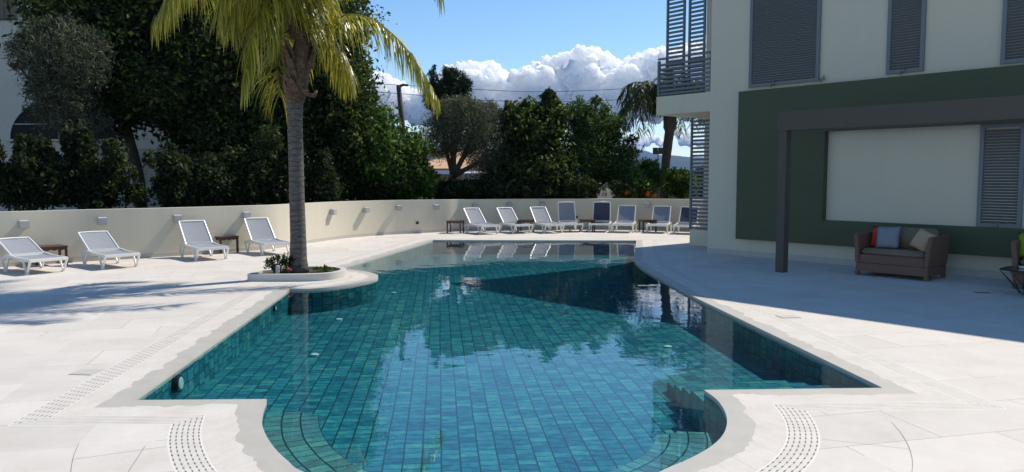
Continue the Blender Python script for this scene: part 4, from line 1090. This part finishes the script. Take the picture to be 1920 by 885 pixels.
mb.box((ac.x - hx0, -.05, ac.z - .02), (2 * ar + .3, .16, .07)); mb.box((ac.x - hx0, -.045, ac.z + ah * .38), (2 * ar * .9, .03, .03)); mb.box((ac.x - hx0, -.045, ac.z + ah / 2), (.04, .03, ah * .98))
mb.build('frame', M['house'], win)
wa = P(-40, 38, hY); wb_ = P(30, -30, hY); mb = MB(); mb.box(((wa.x + wb_.x) / 2 - hx0, -.01, (wa.z + wb_.z) / 2 + .3), (wb_.x - wa.x, .04, wb_.z - wa.z + .6)); w2_ = mb.build('window', mat('brown_shutter', (.16, .13, .11), .6), ho)
mb = MB()
for k in range(7): mb.bar((wa.x - hx0 + .2 * k, -.12, wa.z), (wa.x - hx0 + .2 * k, -.12, wa.z + .9), .02, .02)
mb.box(((wa.x + wb_.x) / 2 - hx0, -.12, wa.z + .02), (wb_.x - wa.x + .1, .03, .03)); mb.build('railing', M['metal'], w2_)
# rough white boundary wall seen between the hedges
q0 = P(120, 395, 24.6); q1 = P(470, 395, 24.6); mb = MB(); mb.box(((q0.x + q1.x) / 2, 24.8, 1.35), (q1.x - q0.x, .25, 2.7)); o = mb.build('rough_wall', mat('rough_white_render', (.5, .49, .47), .95, bump=(5, 1.0, .12), var=(4, .8, (.36, .35, .33)))); tag(o, 'rough pale wall glimpsed through the gap in the hedge', 'wall')
# orange roofed house
oY = 33.0; oh = empty('orange_roofed_house', (P(850, 330, oY).x, oY, 0)); tag(oh, 'low house with pale orange roof and grey canvas awning behind the olive tree', 'house'); ox = oh.location.x
a = P(775, 318, oY); b = P(960, 285, oY); mb = MB(); w0 = a.x - ox; w1 = b.x - ox
mb.box(((w0 + w1) / 2, 3, .95), (w1 - w0, 5.5, 1.95)); mb.build('wall', M['house'], oh)
ze = P(850, 316, oY).z; zr = P(850, 286, oY + 3).z
mb = MB(); mb.add([(w0 - .3, -.3, ze), (w1 + .3, -.3, ze), (w1 + .3, 3, zr + .1), (w0 - .3, 3, zr + .1), (w1 + .3, 6, ze), (w0 - .3, 6, ze), (w0 - .3, -.3, ze - .08), (w1 + .3, -.3, ze - .08)], [(0, 1, 2, 3), (3, 2, 4, 5), (6, 7, 1, 0)]); mb.build('roof', M['terracotta'], oh)
mb = MB(); xa = P(868, 330, oY - .6).x - ox; xb = P(925, 330, oY - .6).x - ox; n = 20; z0 = P(890, 336, oY - .8).z
vs = []; 
for i in range(n + 1):
    u = i / n; x = xa + (xb - xa) * u; yy = -.8 - .04 * math.sin(u * 40); vs += [(x, yy + .5, ze - .1), (x, yy, ze - .2), (x, yy + .02, z0 + .04 * math.sin(u * 26))]
fs = []
for i in range(n): a_ = 3 * i; fs += [(a_, a_ + 3, a_ + 4, a_ + 1), (a_ + 1, a_ + 4, a_ + 5, a_ + 2)]
mb.add(vs, fs); mb.build('awning', M['tarp'], oh)
# green fence
f0 = P(815, 372, 27.8); f1 = P(1000, 372, 27.8); fe = empty('garden_fence', (f0.x, 27.8, 0)); tag(fe, 'dark green fabric covered fence between the bushes behind the far wall', 'fence')
mb = MB(); mb.box(((f1.x - f0.x) / 2, 0, .85), (f1.x - f0.x, .02, 1.6)); mb.build('panel', M['fence'], fe)
for k in range(4):
    mb = MB(); mb.tube([((f1.x - f0.x) * k / 3, -.03, 0), ((f1.x - f0.x) * k / 3, -.03, 1.78)], .025, 6); mb.build('post', M['metal'], fe)
# grey boundary wall by the far palm
mb = MB(); a = P(1195, 345, 33); b = P(1420, 345, 33); mb.box(((a.x + b.x) / 2, 33, .75), (b.x - a.x, .2, 1.5)); o = mb.build('boundary_wall', mat('grey_concrete', (.22, .22, .2), .9, var=(4, .6, (.16, .16, .14)))); tag(o, 'grey concrete boundary wall behind the far palm', 'wall')
# floodlight on a mast
fY = 38; g = P(1233, 330, fY); fo = empty('floodlight_mast', (g.x, fY, 0)); tag(fo, 'mast with two black floodlight boxes left of the far palm trunk', 'floodlight'); zt = P(1233, 283, fY).z
mb = MB(); mb.tube([(0, 0, 0), (0, 0, zt)], .045, 8); mb.build('mast', M['lamp'], fo)
for s in (-1, 1):
    mb = MB(); mb.box((s * .13, 0, zt), (.235, .14, .32)); mb.box((s * .13, -.08, zt), (.18, .03, .24)); mb.build('lamp_head', M['black'], fo, bevel=.01)
# utility pole, sawn trunk, wires
uY = 36; g = P(704, 330, uY); up = empty('utility_pole', (g.x, uY, 0)); tag(up, 'slender grey utility pole rising behind the bushes left of the clouds', 'utility pole'); zt = P(704, 150, uY).z
mb = MB(); mb.tube([(0, 0, 0), (0, 0, zt)], [.08, .06], 10); mb.build('pole', mat('grey_wood', (.16, .15, .14), .8), up)
mb = MB(); mb.box((0, -.08, zt - .15), (.9, .08, .08)); 
for s in (-.4, 0, .4): mb.tube([(s, -.08, zt - .11), (s, -.08, zt - .0)], .03, 6)
mb.build('crossarm', M['bark'], up)
bt0 = P(752, 330, 30); o = empty('dead_tree', (bt0.x, 30, 0)); tag(o, 'sawn dark tree trunk with a stub branch above the green bush', 'tree')
mb = MB(); z1 = P(750, 160, 30).z; z2 = P(756, 230, 30).z; mb.tube([(0, 0, 0), (.1, 0, z2 * .6), (.06, 0, z2), (-.06, 0, z1)], [.16, .14, .11, .09], 9); mb.tube([(-.05, 0, z1 - .05), (.12, 0, z1 + .02), (.32, 0, z1)], [.06, .05, .045], 7); mb.build('trunk', M['bark'], o, smooth=True)
st_ = P(951, 188, 34); o = empty('dead_palm', (st_.x, 34, 0)); tag(o, 'cut palm stump standing above the dark tree below the wires', 'tree')
mb = MB(); mb.tube([(0, 0, 0), (0, 0, st_.z * .6), (0, 0, st_.z)], [.14, .12, .12], 8); mb.tube([(.24, .1, 0), (.22, .1, st_.z - .1)], [.12, .1], 8); mb.build('trunk', M['bark'], o, smooth=True)
def wire(pts, lab):
    ps = spline(pts, 8); o = empty('cable', ps[0]); mb = MB(); mb.tube([p - ps[0] for p in ps], .013, 5); mb.build('strand', M['wire'], o); tag(o, lab, 'cable', 'overhead cables'); return o
wire([P(704, 157, 36), P(880, 167, 36.5), P(1000, 172, 37), P(1120, 169, 37.5), P(1240, 162, 38), P(1400, 150, 39)], 'upper black overhead cable crossing in front of the clouds')
wire([P(704, 172, 36), P(880, 186, 36.5), P(1000, 191, 37), P(1120, 189, 37.5), P(1240, 182, 38), P(1400, 172, 39)], 'lower black overhead cable crossing in front of the clouds')
# hills
def hills(name, Y, pts, m, d=1500):
    mb = MB(); n = 160; xs = [pts[0][0] + (pts[-1][0] - pts[0][0]) * i / n for i in range(n + 1)]; rows = 10
    def h(px):
        for (a, ya), (b, yb) in zip(pts[:-1], pts[1:]):
            if a <= px <= b: t = (px - a) / (b - a); t = t * t * (3 - 2 * t); return P(px, ya + (yb - ya) * t, Y).z
        return 0
    for j in range(rows + 1):
        v = j / rows
        for px in xs:
            base = P(px, 300, Y); x = base.x; z = h(px); prof = math.sin(math.pi * v) ** .9
            q = Vector((x / 900, v * 2, 0)); r = mnoise.fractal(q, 1.0, 2.0, 6) * z * .10 * (prof if j else 0)
            mb.v.append((x, Y - d + 2 * d * v, (z * prof + r) - 5 * (j in (0, rows))))
    for j in range(rows):
        for i in range(n): a = j * (n + 1) + i; mb.f.append((a, a + 1, a + n + 2, a + n + 1)); mb.m.append(0)
    o = mb.build(name, m, smooth=True); tag(o, kind='structure'); return o
hm = mat('scrub_hillside', (.028, .042, .035), .95, var=(.002, .8, (.05, .06, .045)))
hills('hills', 9000, [(300, 320), (700, 316), (1000, 312), (1150, 292), (1195, 279), (1230, 290), (1300, 296), (1400, 300), (1700, 310), (2200, 318)], hm)
hills('hills', 5500, [(500, 325), (1000, 318), (1160, 305), (1220, 292), (1262, 290), (1330, 298), (1500, 305), (2000, 322)], hm, 900)
#@@CLOUD
def clouds():
    rnd = random.Random(21); Yc = 14000.0; s = Yc / F
    top = [(560, 170), (640, 150), (700, 138), (735, 150), (775, 175), (815, 160), (850, 128), (885, 120), (925, 126), (958, 142), (1000, 128), (1040, 112), (1075, 97), (1102, 90), (1130, 102), (1150, 124), (1166, 140), (1185, 112), (1210, 98), (1260, 92), (1330, 80), (1420, 95), (1500, 130)]
    def topy(px):
        for (a, ya), (b, yb) in zip(top[:-1], top[1:]):
            if a <= px <= b: return ya + (yb - ya) * (px - a) / (b - a)
        return 200
    sph = []
    px = 560
    while px < 1500:
        ty = topy(px); r = rnd.uniform(13, 24); sph.append((px, ty + r, r, rnd.uniform(-40, 0)))
        yy = ty + r * 1.6
        while yy < 200:
            r2 = rnd.uniform(16, 32); sph.append((px + rnd.uniform(-12, 12), yy + r2 * .5, r2, rnd.uniform(-70, 10))); yy += r2 * .85
        px += rnd.uniform(9, 15)
    for _ in range(46):
        x = rnd.uniform(1120, 1420); r = rnd.uniform(4, 10); sph.append((x, 262 + 14 * math.sin(x / 23) * rnd.random() + rnd.uniform(-8, 10), r, 0))
    mb = MB()
    for (x, y, r, dz) in sph:
        c = P(x, y, Yc) + Vector((0, dz * s, 0)); mb.sphere(c, r * s * .9, 12, 8)
        for _ in range(9):
            d = Vector((rnd.gauss(0, 1), -abs(rnd.gauss(0, .9)), rnd.gauss(.25, 1))).normalized(); r2 = r * rnd.uniform(.3, .5)
            c2_ = c + d * r * s * .82; mb.sphere(c2_, r2 * s, 10, 6)
            if True:
                for _ in range(3):
                    d2 = (d + Vector((rnd.gauss(0, 1), rnd.gauss(0, 1) - .3, rnd.gauss(0.2, 1))) * .7).normalized(); mb.sphere(c2_ + d2 * r2 * s * .85, r2 * s * rnd.uniform(.3, .5), 8, 5)
    m = bpy.data.materials.new('cloud_vapour'); m.use_nodes = True; k = NT(m); b = m.node_tree.nodes['Principled BSDF']
    b.inputs['Base Color'].default_value = (.95, .95, .96, 1); b.inputs['Roughness'].default_value = 1; b.inputs['Specular IOR Level'].default_value = 0
    tl = k.n('BsdfTranslucent'); tl.inputs[0].default_value = (.95, .95, .96, 1); mx = k.n('MixShader'); mx.inputs[0].default_value = .0
    b.subsurface_method = 'RANDOM_WALK' if 0 else b.subsurface_method
    b.inputs['Subsurface Weight'].default_value = 1; b.inputs['Subsurface Radius'].default_value = (1, 1, 1); b.inputs['Subsurface Scale'].default_value = 1300
    bp = k.n('Bump'); bp.inputs['Strength'].default_value = .6; bp.inputs['Distance'].default_value = 90
    tc = k.n('TexCoord').outputs['Object']; k.L(k.noise(tc, .006, 6, .65), bp.inputs['Height']); k.L(bp.outputs[0], b.inputs['Normal']); k.L(bp.outputs[0], tl.inputs['Normal'])
    k.L(b.outputs[0], mx.inputs[1]); k.L(tl.outputs[0], mx.inputs[2]); k.L(mx.outputs[0], m.node_tree.nodes['Material Output'].inputs[0])
    o = mb.build('clouds', m, smooth=True, recalc=False); tag(o, kind='structure')
    md = o.modifiers.new('union', 'REMESH'); md.mode = 'VOXEL'; md.voxel_size = 17; md.use_smooth_shade = True
    tx = bpy.data.textures.new('billow', 'CLOUDS'); tx.noise_scale = 110; tx.noise_depth = 5
    dm = o.modifiers.new('billow', 'DISPLACE'); dm.texture = tx; dm.texture_coords = 'LOCAL'; dm.strength = 70; dm.mid_level = .5
    return o
clouds()

# ------------------------------------------------------------------ air
hz = bpy.data.materials.new('air'); hz.use_nodes = True; hz.node_tree.nodes.clear(); k = NT(hz)
pv = k.n('VolumePrincipled'); pv.inputs['Color'].default_value = (.20, .45, 1.0, 1); pv.inputs['Density'].default_value = 5.0e-5; pv.inputs['Anisotropy'].default_value = .2
k.L(pv.outputs[0], k.n('OutputMaterial').inputs['Volume'])
mb = MB(); mb.box((0, 5400, 230), (26000, 11600, 466)); o = mb.build('haze', hz); tag(o, kind='stuff')
